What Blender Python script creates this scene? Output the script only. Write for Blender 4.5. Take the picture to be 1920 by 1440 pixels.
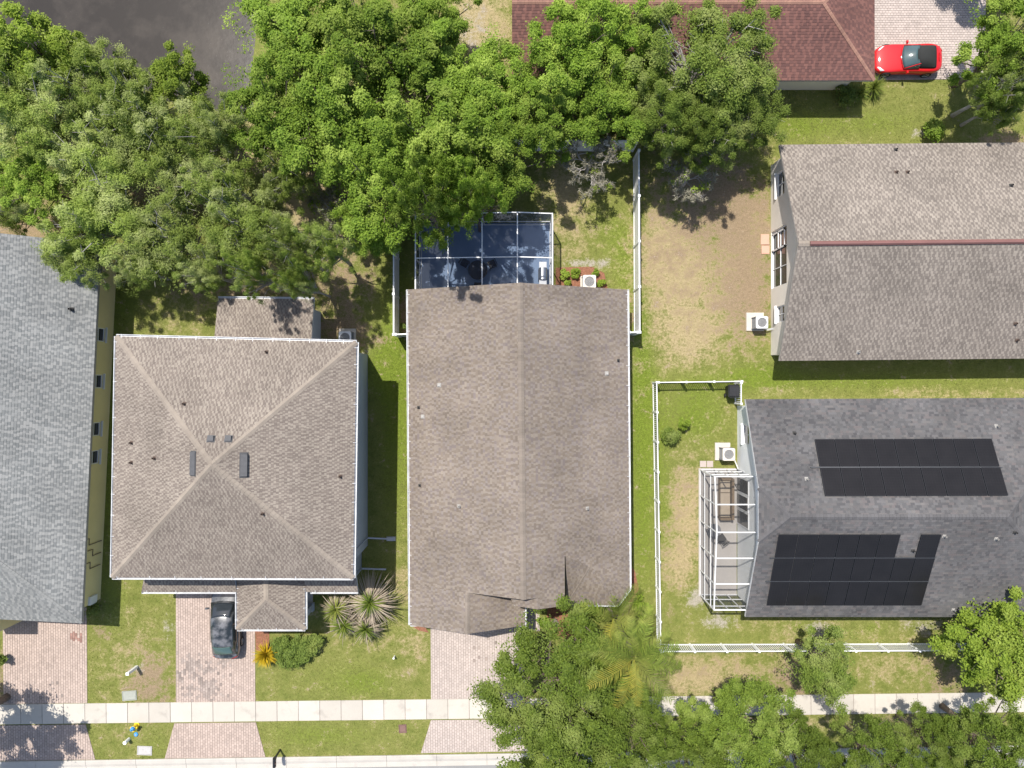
import bpy, math, random
import numpy as np
from mathutils import Vector, Matrix

random.seed(7)
R_ = math.radians
SC = bpy.context.scene
COL = SC.collection
for _o in list(bpy.data.objects):
    bpy.data.objects.remove(_o)

# ------------------------------------------------------------------ camera
CAM_H, FPX = 42.67, 1280.0          # drone height in metres; focal length for a 1920 px wide frame
cam_d = bpy.data.cameras.new('camera')
cam_d.sensor_width = 36.0
cam_d.lens = 24.0
cam_d.clip_start = 0.5
cam_d.clip_end = 3000.0
cam = bpy.data.objects.new('camera', cam_d)
COL.objects.link(cam)
cam.location = (0, 0, CAM_H)        # straight down, image up = +Y
SC.camera = cam

# ------------------------------------------------------------------ sky, sun, exposure
SUN_TO = Vector((-0.24, 0.42, 1.0)).normalized()
world = bpy.data.worlds.new('World')
SC.world = world
world.use_nodes = True
wn = world.node_tree
wn.nodes.clear()
w_out = wn.nodes.new('ShaderNodeOutputWorld')
w_bg = wn.nodes.new('ShaderNodeBackground')
w_sky = wn.nodes.new('ShaderNodeTexSky')
w_sky.sky_type = 'NISHITA'
w_sky.sun_disc = False
w_sky.sun_elevation = math.asin(SUN_TO.z)
w_sky.sun_rotation = math.atan2(SUN_TO.x, SUN_TO.y)
w_sky.air_density = 1.0
w_sky.dust_density = 1.5
w_bg.inputs['Strength'].default_value = 0.12
wn.links.new(w_sky.outputs[0], w_bg.inputs[0])
wn.links.new(w_bg.outputs[0], w_out.inputs[0])
sun_d = bpy.data.lights.new('sun', 'SUN')
sun_d.energy = 4.2
sun_d.angle = R_(0.53)
sun_d.color = (1.0, 0.955, 0.89)
sun = bpy.data.objects.new('sun', sun_d)
COL.objects.link(sun)
sun.location = SUN_TO * 60
sun.rotation_euler = (-SUN_TO).to_track_quat('-Z', 'Y').to_euler()
SC.view_settings.view_transform = 'Standard'
SC.view_settings.look = 'None'
SC.view_settings.exposure = 0.7
SC.view_settings.gamma = 1.0
SC.view_settings.use_curve_mapping = False
SC.cycles.max_bounces = 6
SC.cycles.diffuse_bounces = 3
SC.cycles.transparent_max_bounces = 12


# ------------------------------------------------------------------ coordinates
def P(u, v, z=0.0):
    """ground position of something seen at photo pixel (u, v) that stands at height z"""
    k = (CAM_H - z) / FPX
    return Vector(((u - 960) * k, (720 - v) * k, z))


def on_plane(u, v, p0, n):
    d = Vector(((u - 960) / FPX, (720 - v) / FPX, -1.0))
    o = Vector((0, 0, CAM_H))
    t = (Vector(p0) - o).dot(n) / d.dot(n)
    return o + d * t


# ------------------------------------------------------------------ materials
def _nodes(name):
    m = bpy.data.materials.new(name)
    m.use_nodes = True
    nt = m.node_tree
    nt.nodes.clear()
    out = nt.nodes.new('ShaderNodeOutputMaterial')
    b = nt.nodes.new('ShaderNodeBsdfPrincipled')
    nt.links.new(b.outputs[0], out.inputs[0])
    return m, nt, b, out


def _noise(nt, vec, scale, detail=3.0, rough=0.55):
    n = nt.nodes.new('ShaderNodeTexNoise')
    n.inputs['Scale'].default_value = scale
    n.inputs['Detail'].default_value = detail
    n.inputs['Roughness'].default_value = rough
    nt.links.new(vec, n.inputs['Vector'])
    return n.outputs['Fac']


def _map(nt, fac, a, b, c, d):
    n = nt.nodes.new('ShaderNodeMapRange')
    nt.links.new(fac, n.inputs['Value'])
    for i, x in zip(('From Min', 'From Max', 'To Min', 'To Max'), (a, b, c, d)):
        n.inputs[i].default_value = x
    return n.outputs['Result']


def _math(nt, op, a, b=None):
    n = nt.nodes.new('ShaderNodeMath')
    n.operation = op
    for i, x in enumerate((a, b)):
        if x is None:
            continue
        if isinstance(x, (int, float)):
            n.inputs[i].default_value = x
        else:
            nt.links.new(x, n.inputs[i])
    return n.outputs[0]


def _mix(nt, fac, a, b, mode='MIX'):
    n = nt.nodes.new('ShaderNodeMix')
    n.data_type = 'RGBA'
    n.blend_type = mode
    for s, x in ((n.inputs[0], fac), (n.inputs[6], a), (n.inputs[7], b)):
        if isinstance(x, (int, float)):
            s.default_value = x
        elif isinstance(x, (tuple, list)):
            s.default_value = (*x[:3], 1.0)
        else:
            nt.links.new(x, s)
    return n.outputs[2]


def _scale_col(nt, col, fac):
    n = nt.nodes.new('ShaderNodeVectorMath')
    n.operation = 'SCALE'
    if isinstance(col, (tuple, list)):
        n.inputs[0].default_value = col[:3]
    else:
        nt.links.new(col, n.inputs[0])
    nt.links.new(fac, n.inputs['Scale'])
    return n.outputs[0]


def _bump(nt, b, height, strength, dist):
    n = nt.nodes.new('ShaderNodeBump')
    n.inputs['Strength'].default_value = strength
    n.inputs['Distance'].default_value = dist
    nt.links.new(height, n.inputs['Height'])
    nt.links.new(n.outputs[0], b.inputs['Normal'])


MATS = {}


def mat(name, col, rough=0.7, var=0.12, scale=3.0, fine=0.0, fscale=40.0, island=0.0, bump=0.0, bscale=60.0,
        metal=0.0, spec=0.3, coat=0.0, objrand=0.0, col2=None, c2lo=0.5, c2hi=0.65, c2scale=1.0):
    """plain procedural surface: base colour, two scales of mottling, per-piece tone, optional second colour in patches"""
    if name in MATS:
        return MATS[name]
    m, nt, b, out = _nodes(name)
    geo = nt.nodes.new('ShaderNodeNewGeometry')
    pos = geo.outputs['Position']
    c = col
    if col2 is not None:
        f = _map(nt, _noise(nt, pos, c2scale, 5.0, 0.6), c2lo, c2hi, 0.0, 1.0)
        c = _mix(nt, f, col, col2)
    k = _map(nt, _noise(nt, pos, scale, 4.0), 0.25, 0.75, 1.0 - var, 1.0 + var)
    if fine > 0:
        k = _math(nt, 'MULTIPLY', k, _map(nt, _noise(nt, pos, fscale, 2.0, 0.7), 0.25, 0.75, 1.0 - fine, 1.0 + fine))
    if island > 0:
        k = _math(nt, 'MULTIPLY', k, _map(nt, geo.outputs['Random Per Island'], 0, 1, 1.0 - island, 1.0 + island))
    if objrand > 0:
        oi = nt.nodes.new('ShaderNodeObjectInfo')
        k = _math(nt, 'MULTIPLY', k, _map(nt, oi.outputs['Random'], 0, 1, 1.0 - objrand, 1.0 + objrand))
    c = _scale_col(nt, c, k)
    nt.links.new(c, b.inputs['Base Color'])
    b.inputs['Roughness'].default_value = rough
    b.inputs['Metallic'].default_value = metal
    b.inputs['Specular IOR Level'].default_value = spec
    if coat:
        b.inputs['Coat Weight'].default_value = coat
        b.inputs['Coat Roughness'].default_value = 0.04
    if bump > 0:
        _bump(nt, b, _noise(nt, pos, bscale, 3.0, 0.7), bump, 0.02)
    MATS[name] = m
    return m


def shingle_mat(name, light, dark, red=None, var=0.15):
    """asphalt shingle: each tab takes its own tone between the two granule blends; faint streaks and lichen"""
    m, nt, b, out = _nodes(name)
    geo = nt.nodes.new('ShaderNodeNewGeometry')
    pos = geo.outputs['Position']
    r = geo.outputs['Random Per Island']
    c = _mix(nt, r, light, dark)
    if red is not None:
        w = nt.nodes.new('ShaderNodeTexWhiteNoise')
        w.noise_dimensions = '1D'
        nt.links.new(_math(nt, 'MULTIPLY', r, 977.0), w.inputs['W'])
        c = _mix(nt, _map(nt, w.outputs['Value'], 0.55, 1.0, 0.0, 0.8), c, red)
    big = _map(nt, _noise(nt, pos, 0.35, 5.0, 0.6), 0.3, 0.7, 1.0 - var, 1.0 + var)
    gran = _map(nt, _noise(nt, pos, 55.0, 2.0, 0.8), 0.25, 0.75, 0.86, 1.14)
    c = _scale_col(nt, c, _math(nt, 'MULTIPLY', big, gran))
    nt.links.new(c, b.inputs['Base Color'])
    b.inputs['Roughness'].default_value = 0.92
    b.inputs['Specular IOR Level'].default_value = 0.15
    _bump(nt, b, _noise(nt, pos, 120.0, 2.0, 0.8), 0.35, 0.01)
    MATS[name] = m
    return m


def leaf_mat(name, a, b_, c_=None, trans=0.35, rough=0.6):
    m, nt, b, out = _nodes(name)
    geo = nt.nodes.new('ShaderNodeNewGeometry')
    oi = nt.nodes.new('ShaderNodeObjectInfo')
    r = geo.outputs['Random Per Island']
    c = _mix(nt, r, a, b_)
    big = _noise(nt, geo.outputs['Position'], 0.55, 3.0)
    if c_ is not None:
        c = _mix(nt, _map(nt, big, 0.48, 0.66, 0.0, 0.85), c, c_)
    c = _scale_col(nt, c, _map(nt, oi.outputs['Random'], 0, 1, 0.82, 1.2))
    nt.links.new(c, b.inputs['Base Color'])
    b.inputs['Roughness'].default_value = rough
    b.inputs['Specular IOR Level'].default_value = 0.14
    t = nt.nodes.new('ShaderNodeBsdfTranslucent')
    tc = _mix(nt, 1.0, c, (1.0, 1.15, 0.55), 'MULTIPLY')
    nt.links.new(tc, t.inputs['Color'])
    s = nt.nodes.new('ShaderNodeMixShader')
    s.inputs[0].default_value = trans
    nt.links.new(b.outputs[0], s.inputs[1])
    nt.links.new(t.outputs[0], s.inputs[2])
    nt.links.new(s.outputs[0], out.inputs[0])
    MATS[name] = m
    return m


def ground_mat():
    m, nt, b, out = _nodes('lawn')
    geo = nt.nodes.new('ShaderNodeNewGeometry')
    pos = geo.outputs['Position']

    def att(n):
        a = nt.nodes.new('ShaderNodeAttribute')
        a.attribute_name = n
        return a.outputs['Fac']
    n_big = _noise(nt, pos, 0.22, 6.0, 0.62)
    n_mid = _noise(nt, pos, 1.3, 5.0, 0.65)
    n_sm = _noise(nt, pos, 6.0, 4.0, 0.7)
    n_fine = _noise(nt, pos, 22.0, 3.0, 0.75)
    jit = _math(nt, 'ADD', _map(nt, n_mid, 0.2, 0.8, -0.75, 0.75), _map(nt, n_sm, 0.2, 0.8, -0.5, 0.5))
    jit = _math(nt, 'ADD', jit, _map(nt, n_fine, 0.2, 0.8, -0.3, 0.3))
    green = _mix(nt, _map(nt, n_mid, 0.3, 0.7, 0, 1), (0.128, 0.150, 0.034), (0.222, 0.220, 0.068))
    lush = _mix(nt, n_sm, (0.095, 0.145, 0.017), (0.180, 0.220, 0.034))
    c = _mix(nt, _map(nt, _math(nt, 'ADD', att('lush'), _math(nt, 'MULTIPLY', jit, 0.6)), 0.2, 0.75, 0, 1), green, lush)
    dry = _mix(nt, n_sm, (0.265, 0.205, 0.110), (0.40, 0.325, 0.185))
    dryf = _math(nt, 'ADD', att('dry'), _map(nt, n_big, 0.3, 0.7, -0.25, 0.3))
    dryf = _map(nt, _math(nt, 'ADD', dryf, jit), 0.25, 0.95, 0, 0.92)
    c = _mix(nt, dryf, c, dry)
    soil = _mix(nt, n_fine, (0.165, 0.118, 0.072), (0.325, 0.245, 0.16))
    soilf = _map(nt, _math(nt, 'ADD', att('soil'), jit), 0.3, 0.8, 0, 0.95)
    c = _mix(nt, soilf, c, soil)
    sand = _mix(nt, n_fine, (0.25, 0.225, 0.19), (0.40, 0.36, 0.30))
    c = _mix(nt, _map(nt, _math(nt, 'ADD', att('sand'), _math(nt, 'MULTIPLY', jit, 0.8)), 0.35, 0.8, 0, 0.9), c, sand)
    k = _math(nt, 'MULTIPLY', _map(nt, n_fine, 0.2, 0.8, 0.60, 1.40), _map(nt, n_sm, 0.25, 0.75, 0.80, 1.20))
    c = _scale_col(nt, c, k)
    nt.links.new(c, b.inputs['Base Color'])
    b.inputs['Roughness'].default_value = 0.95
    b.inputs['Specular IOR Level'].default_value = 0.08
    _bump(nt, b, _math(nt, 'ADD', n_fine, n_sm), 0.85, 0.05)
    return m


def water_mat():
    m, nt, b, out = _nodes('pond_water')
    geo = nt.nodes.new('ShaderNodeNewGeometry')
    pos = geo.outputs['Position']
    f = _map(nt, _noise(nt, pos, 0.35, 5.0, 0.6), 0.45, 0.75, 0, 1)
    c = _mix(nt, f, (0.030, 0.026, 0.022), (0.068, 0.058, 0.048))
    fleck = _map(nt, _noise(nt, pos, 9.0, 2.0, 0.9), 0.68, 0.74, 0, 0.6)
    c = _mix(nt, _math(nt, 'MULTIPLY', fleck, f), c, (0.35, 0.35, 0.33))
    nt.links.new(c, b.inputs['Base Color'])
    b.inputs['Roughness'].default_value = 0.12
    b.inputs['IOR'].default_value = 1.33
    _bump(nt, b, _noise(nt, pos, 3.0, 4.0, 0.6), 0.12, 0.03)
    return m


def screen_mat(name, col, alpha):
    """insect screen: fine mesh, so part of the light passes straight through"""
    m, nt, b, out = _nodes(name)
    b.inputs['Base Color'].default_value = (*col, 1)
    b.inputs['Roughness'].default_value = 0.55
    b.inputs['Specular IOR Level'].default_value = 0.3
    t = nt.nodes.new('ShaderNodeBsdfTransparent')
    s = nt.nodes.new('ShaderNodeMixShader')
    s.inputs[0].default_value = alpha
    nt.links.new(t.outputs[0], s.inputs[1])
    nt.links.new(b.outputs[0], s.inputs[2])
    nt.links.new(s.outputs[0], out.inputs[0])
    MATS[name] = m
    return m


M = MATS
mat('white_paint', (0.70, 0.70, 0.69), 0.45, 0.05, 2.0, spec=0.4)
mat('white_vinyl', (0.80, 0.80, 0.79), 0.4, 0.06, 1.5, fine=0.03, fscale=8, spec=0.4)
mat('gutter_white', (0.58, 0.585, 0.59), 0.4, 0.2, 1.5, spec=0.4)
mat('gutter_taupe', (0.30, 0.28, 0.26), 0.5, 0.10, 3.0)
mat('stucco_yellow', (0.68, 0.585, 0.31), 0.9, 0.06, 0.8, fine=0.05, bump=0.3, bscale=90)
mat('stucco_grey', (0.42, 0.44, 0.47), 0.9, 0.06, 0.8, fine=0.05, bump=0.3, bscale=90)
mat('stucco_tan', (0.47, 0.42, 0.35), 0.9, 0.06, 0.8, fine=0.05, bump=0.3, bscale=90)
mat('stucco_beige', (0.76, 0.70, 0.61), 0.9, 0.05, 0.8, fine=0.05, bump=0.3, bscale=90)
mat('stucco_pale', (0.78, 0.79, 0.78), 0.9, 0.05, 0.8, fine=0.05, bump=0.3, bscale=90)
mat('stucco_cream', (0.60, 0.55, 0.44), 0.9, 0.05, 0.8, fine=0.05, bump=0.3, bscale=90)
mat('glass_dark', (0.025, 0.03, 0.035), 0.06, 0.1, 2.0, spec=0.6)
mat('black_plastic', (0.022, 0.022, 0.024), 0.5, 0.15, 6.0)
mat('dark_metal', (0.05, 0.048, 0.046), 0.5, 0.15, 6.0)
mat('vent_grey', (0.075, 0.075, 0.078), 0.6, 0.15, 6.0)
mat('vent_light', (0.31, 0.295, 0.27), 0.55, 0.12, 6.0)
mat('vent_brown', (0.10, 0.07, 0.055), 0.6, 0.15, 6.0)
mat('copper_red', (0.175, 0.085, 0.075), 0.6, 0.12, 1.0, fine=0.05)
mat('concrete_walk', (0.43, 0.395, 0.340), 0.9, 0.06, objrand=0.09, scale=0.7, col2=(0.33, 0.30, 0.26), c2lo=0.56, c2hi=0.74, c2scale=1.1, fine=0.05, fscale=25, bump=0.2, bscale=120)
mat('concrete_kerb', (0.42, 0.39, 0.345), 0.9, 0.08, 1.2, fine=0.06, fscale=25, bump=0.2, bscale=120,
    col2=(0.36, 0.33, 0.30), c2lo=0.58, c2hi=0.72, c2scale=1.4)
mat('concrete_pad', (0.50, 0.46, 0.40), 0.9, 0.1, 2.0, fine=0.08, bump=0.2)
mat('asphalt', (0.22, 0.216, 0.208), 0.95, 0.10, 0.6, fine=0.12, fscale=60, bump=0.4, bscale=150)
mat('joint_sand', (0.23, 0.19, 0.165), 0.95, 0.12, 4.0, fine=0.1)
mat('paver', (0.375, 0.297, 0.252), 0.9, 0.08, 0.5, fine=0.08, fscale=50, island=0.12, bump=0.2, bscale=150,
    col2=(0.24, 0.20, 0.18), c2lo=0.64, c2hi=0.78, c2scale=1.1)
mat('paver_pale', (0.395, 0.335, 0.298), 0.9, 0.08, 0.5, fine=0.08, fscale=50, island=0.10, bump=0.2, bscale=150)
mat('paver_stained', (0.27, 0.222, 0.193), 0.85, 0.15, 2.0, fine=0.1, fscale=50, island=0.25, bump=0.2, bscale=150)
mat('paver_rusty', (0.27, 0.16, 0.13), 0.85, 0.15, 2.0, fine=0.1, fscale=50, island=0.2, bump=0.2, bscale=150)
mat('brick_paver', (0.50, 0.30, 0.22), 0.9, 0.08, 1.5, fine=0.1, island=0.2, bump=0.2)
mat('deck_blue', (0.19, 0.265, 0.40), 0.7, 0.15, 0.6, fine=0.06, bump=0.15)
mat('deck_pale', (0.36, 0.335, 0.31), 0.85, 0.08, 0.8, fine=0.06, bump=0.15)
mat('bark', (0.17, 0.135, 0.105), 0.95, 0.25, 6.0, fine=0.2, bump=0.6, bscale=30)
mat('bark_grey', (0.34, 0.315, 0.29), 0.95, 0.2, 6.0, fine=0.2, bump=0.5, bscale=30)
mat('mulch', (0.22, 0.10, 0.06), 0.95, 0.3, 8.0, fine=0.35, fscale=25, bump=0.8, bscale=35)
shingle_mat('sh_grey', (0.247, 0.247, 0.236), (0.204, 0.207, 0.200))
shingle_mat('sh_grey_dark', (0.180, 0.184, 0.179), (0.142, 0.148, 0.146))
shingle_mat('sh_taupe', (0.253, 0.219, 0.182), (0.215, 0.183, 0.153))
shingle_mat('sh_taupe_dark', (0.176, 0.147, 0.124), (0.139, 0.115, 0.099))
shingle_mat('sh_brown', (0.217, 0.183, 0.149), (0.184, 0.153, 0.126), red=(0.194, 0.167, 0.151), var=0.18)
shingle_mat('sh_brown_dark', (0.180, 0.147, 0.117), (0.140, 0.114, 0.093), red=(0.157, 0.132, 0.127), var=0.18)
shingle_mat('sh_stone', (0.256, 0.223, 0.188), (0.217, 0.187, 0.158))
shingle_mat('sh_stone_dark', (0.174, 0.150, 0.128), (0.139, 0.119, 0.103))
shingle_mat('sh_char', (0.113, 0.109, 0.109), (0.087, 0.085, 0.085), red=(0.113, 0.098, 0.095), var=0.2)
shingle_mat('sh_char_dark', (0.091, 0.089, 0.089), (0.068, 0.066, 0.068), red=(0.132, 0.122, 0.116), var=0.2)
shingle_mat('sh_red', (0.180, 0.090, 0.074), (0.150, 0.074, 0.062))
shingle_mat('sh_red_dark', (0.132, 0.068, 0.058), (0.104, 0.055, 0.049))
shingle_mat('cap_taupe', (0.256, 0.218, 0.179), (0.227, 0.192, 0.158))
shingle_mat('cap_grey', (0.220, 0.222, 0.212), (0.192, 0.194, 0.187))
shingle_mat('cap_brown', (0.207, 0.173, 0.143), (0.167, 0.141, 0.117))
shingle_mat('cap_char', (0.107, 0.103, 0.104), (0.086, 0.083, 0.084))
shingle_mat('cap_red', (0.265, 0.150, 0.110), (0.21, 0.118, 0.092))


# ------------------------------------------------------------------ mesh collector
class MB:
    def __init__(s):
        s.v, s.f, s.m = [], [], []

    def face(s, pts, mi=0):
        i = len(s.v)
        s.v.extend(tuple(p) for p in pts)
        s.f.append(tuple(range(i, i + len(pts))))
        s.m.append(mi)

    def raw(s, verts, faces, mi=0):
        i = len(s.v)
        s.v.extend(tuple(p) for p in verts)
        for f in faces:
            s.f.append(tuple(i + j for j in f))
            s.m.append(mi)

    def box(s, c, size, rz=0.0, mi=0, top=1.0, mat4=None):
        hx, hy, hz = size[0] / 2, size[1] / 2, size[2] / 2
        ca, sa = math.cos(rz), math.sin(rz)
        vs = []
        for z, k in ((-hz, 1.0), (hz, top)):
            for x, y in ((-hx, -hy), (hx, -hy), (hx, hy), (-hx, hy)):
                x, y = x * k, y * k
                p = Vector((c[0] + x * ca - y * sa, c[1] + x * sa + y * ca, c[2] + z))
                vs.append(mat4 @ p if mat4 else p)
        s.raw(vs, [(3, 2, 1, 0), (4, 5, 6, 7), (0, 1, 5, 4), (1, 2, 6, 5), (2, 3, 7, 6), (3, 0, 4, 7)], mi)

    def bar(s, a, b, w, h, mi=0, up=Vector((0, 0, 1))):
        """a square bar from a to b, w wide and h high"""
        a, b = Vector(a), Vector(b)
        d = (b - a).normalized()
        if abs(d.dot(up)) > 0.95:
            up = Vector((0, 1, 0))
        x = d.cross(up).normalized() * (w / 2)
        y = x.cross(d).normalized() * (h / 2)
        vs = [a - x - y, a + x - y, a + x + y, a - x + y, b - x - y, b + x - y, b + x + y, b - x + y]
        s.raw(vs, [(3, 2, 1, 0), (4, 5, 6, 7), (0, 1, 5, 4), (1, 2, 6, 5), (2, 3, 7, 6), (3, 0, 4, 7)], mi)

    def tube(s, pts, rad, n=8, mi=0, cap=True):
        pts = [Vector(p) for p in pts]
        if isinstance(rad, (int, float)):
            rad = [rad] * len(pts)
        rings = []
        i0 = len(s.v)
        ref = None
        for i, p in enumerate(pts):
            d = (pts[min(i + 1, len(pts) - 1)] - pts[max(i - 1, 0)]).normalized()
            if ref is None:
                ref = Vector((1, 0, 0)) if abs(d.x) < 0.9 else Vector((0, 1, 0))
            x = (ref - d * ref.dot(d)).normalized()
            ref = x
            y = d.cross(x)
            rings.append([p + (x * math.cos(2 * math.pi * k / n) + y * math.sin(2 * math.pi * k / n)) * rad[i] for k in range(n)])
        for r in rings:
            s.v.extend(tuple(q) for q in r)
        for i in range(len(pts) - 1):
            for k in range(n):
                a = i0 + i * n + k
                b = i0 + i * n + (k + 1) % n
                s.f.append((a, b, b + n, a + n))
                s.m.append(mi)
        if cap:
            s.f.append(tuple(i0 + k for k in reversed(range(n))))
            s.f.append(tuple(i0 + (len(pts) - 1) * n + k for k in range(n)))
            s.m += [mi, mi]

    def lathe(s, c, prof, n=16, mi=0, cap=True):
        """prof: list of (radius, z) from bottom to top about a vertical axis through c"""
        i0 = len(s.v)
        for r, z in prof:
            for k in range(n):
                t = 2 * math.pi * k / n
                s.v.append((c[0] + r * math.cos(t), c[1] + r * math.sin(t), c[2] + z))
        for i in range(len(prof) - 1):
            for k in range(n):
                a = i0 + i * n + k
                b = i0 + i * n + (k + 1) % n
                s.f.append((a, b, b + n, a + n))
                s.m.append(mi)
        if cap:
            s.f.append(tuple(i0 + k for k in reversed(range(n))))
            s.f.append(tuple(i0 + (len(prof) - 1) * n + k for k in range(n)))
            s.m += [mi, mi]

    def prism(s, poly, z0, z1, mi=0, bottom=True):
        poly = [(p[0], p[1]) for p in poly]
        area = sum(poly[i][0] * poly[(i + 1) % len(poly)][1] - poly[(i + 1) % len(poly)][0] * poly[i][1] for i in range(len(poly)))
        if area < 0:
            poly = poly[::-1]
        n = len(poly)
        i0 = len(s.v)
        s.v.extend((x, y, z0) for x, y in poly)
        s.v.extend((x, y, z1) for x, y in poly)
        s.f.append(tuple(i0 + n + k for k in range(n)))
        s.m.append(mi)
        if bottom:
            s.f.append(tuple(i0 + k for k in reversed(range(n))))
            s.m.append(mi)
        for k in range(n):
            a, b = i0 + k, i0 + (k + 1) % n
            s.f.append((a, b, b + n, a + n))
            s.m.append(mi)

    def mesh(s, name, mats, smooth=False):
        me = bpy.data.meshes.new(name)
        me.from_pydata(s.v, [], s.f)
        if not isinstance(mats, (list, tuple)):
            mats = [mats]
        for x in mats:
            me.materials.append(M[x] if isinstance(x, str) else x)
        if any(s.m):
            me.polygons.foreach_set('material_index', s.m)
        if smooth:
            me.polygons.foreach_set('use_smooth', [True] * len(me.polygons))
        me.update()
        return me

    def build(s, name, mats, parent=None, smooth=False, local=False):
        return put(name, s.mesh(name, mats, smooth), parent, local)


def put(name, me, parent=None, local=False):
    """link a mesh object; under a thing built in world coordinates the child cancels the thing's own position"""
    o = bpy.data.objects.new(name, me)
    COL.objects.link(o)
    if parent is not None:
        o.parent = parent
        if not local and parent.parent is None:
            o.location = -parent.location
    return o


def thing(name, label, cat, loc=(0, 0, 0), rz=0.0, group=None):
    o = bpy.data.objects.new(name, None)
    COL.objects.link(o)
    o.location = loc
    o.rotation_euler = (0, 0, rz)
    o.empty_display_size = 0.3
    return tag(o, label, cat, group)


def tag(o, label, cat, group=None):
    o['label'] = label
    o['category'] = cat
    if group:
        o['group'] = group
    return o


def kind(o, k):
    o['kind'] = k
    return o


def copy_tree(root, loc, rz=None, label=None, scale=None):
    r = root.copy()
    COL.objects.link(r)
    r.location = loc
    if rz is not None:
        r.rotation_euler = (0, 0, rz)
    if scale is not None:
        r.scale = scale if isinstance(scale, (tuple, list)) else (scale,) * 3
    if label:
        r['label'] = label
    for ch in root.children:
        c = ch.copy()
        COL.objects.link(c)
        c.parent = r
        for g in ch.children:
            d = g.copy()
            COL.objects.link(d)
            d.parent = c
    return r


def clip_convex(poly, clip):
    """Sutherland-Hodgman: poly cut to a convex counter-clockwise outline"""
    out = list(poly)
    for i in range(len(clip)):
        ax, ay = clip[i]
        bx, by = clip[(i + 1) % len(clip)]
        inp, out = out, []
        if not inp:
            return []

        def side(p):
            return (bx - ax) * (p[1] - ay) - (by - ay) * (p[0] - ax)
        for j in range(len(inp)):
            p, q = inp[j], inp[(j + 1) % len(inp)]
            sp, sq = side(p), side(q)
            if sp >= 0:
                out.append(p)
            if sp * sq < 0:
                t = sp / (sp - sq)
                out.append((p[0] + (q[0] - p[0]) * t, p[1] + (q[1] - p[1]) * t))
    return out


def ccw(poly):
    a = sum(poly[i][0] * poly[(i + 1) % len(poly)][1] - poly[(i + 1) % len(poly)][0] * poly[i][1] for i in range(len(poly)))
    return list(poly) if a > 0 else list(poly)[::-1]


# ================================================================== THE SETTING
def blob(X, Y, u, v, ru, rv, amp, soft=1.0):
    c = P(u, v)
    d = ((X - c.x) / (ru / 30.0)) ** 2 + ((Y - c.y) / (rv / 30.0)) ** 2
    return amp * np.exp(-d * 0.9 / soft)


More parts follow.
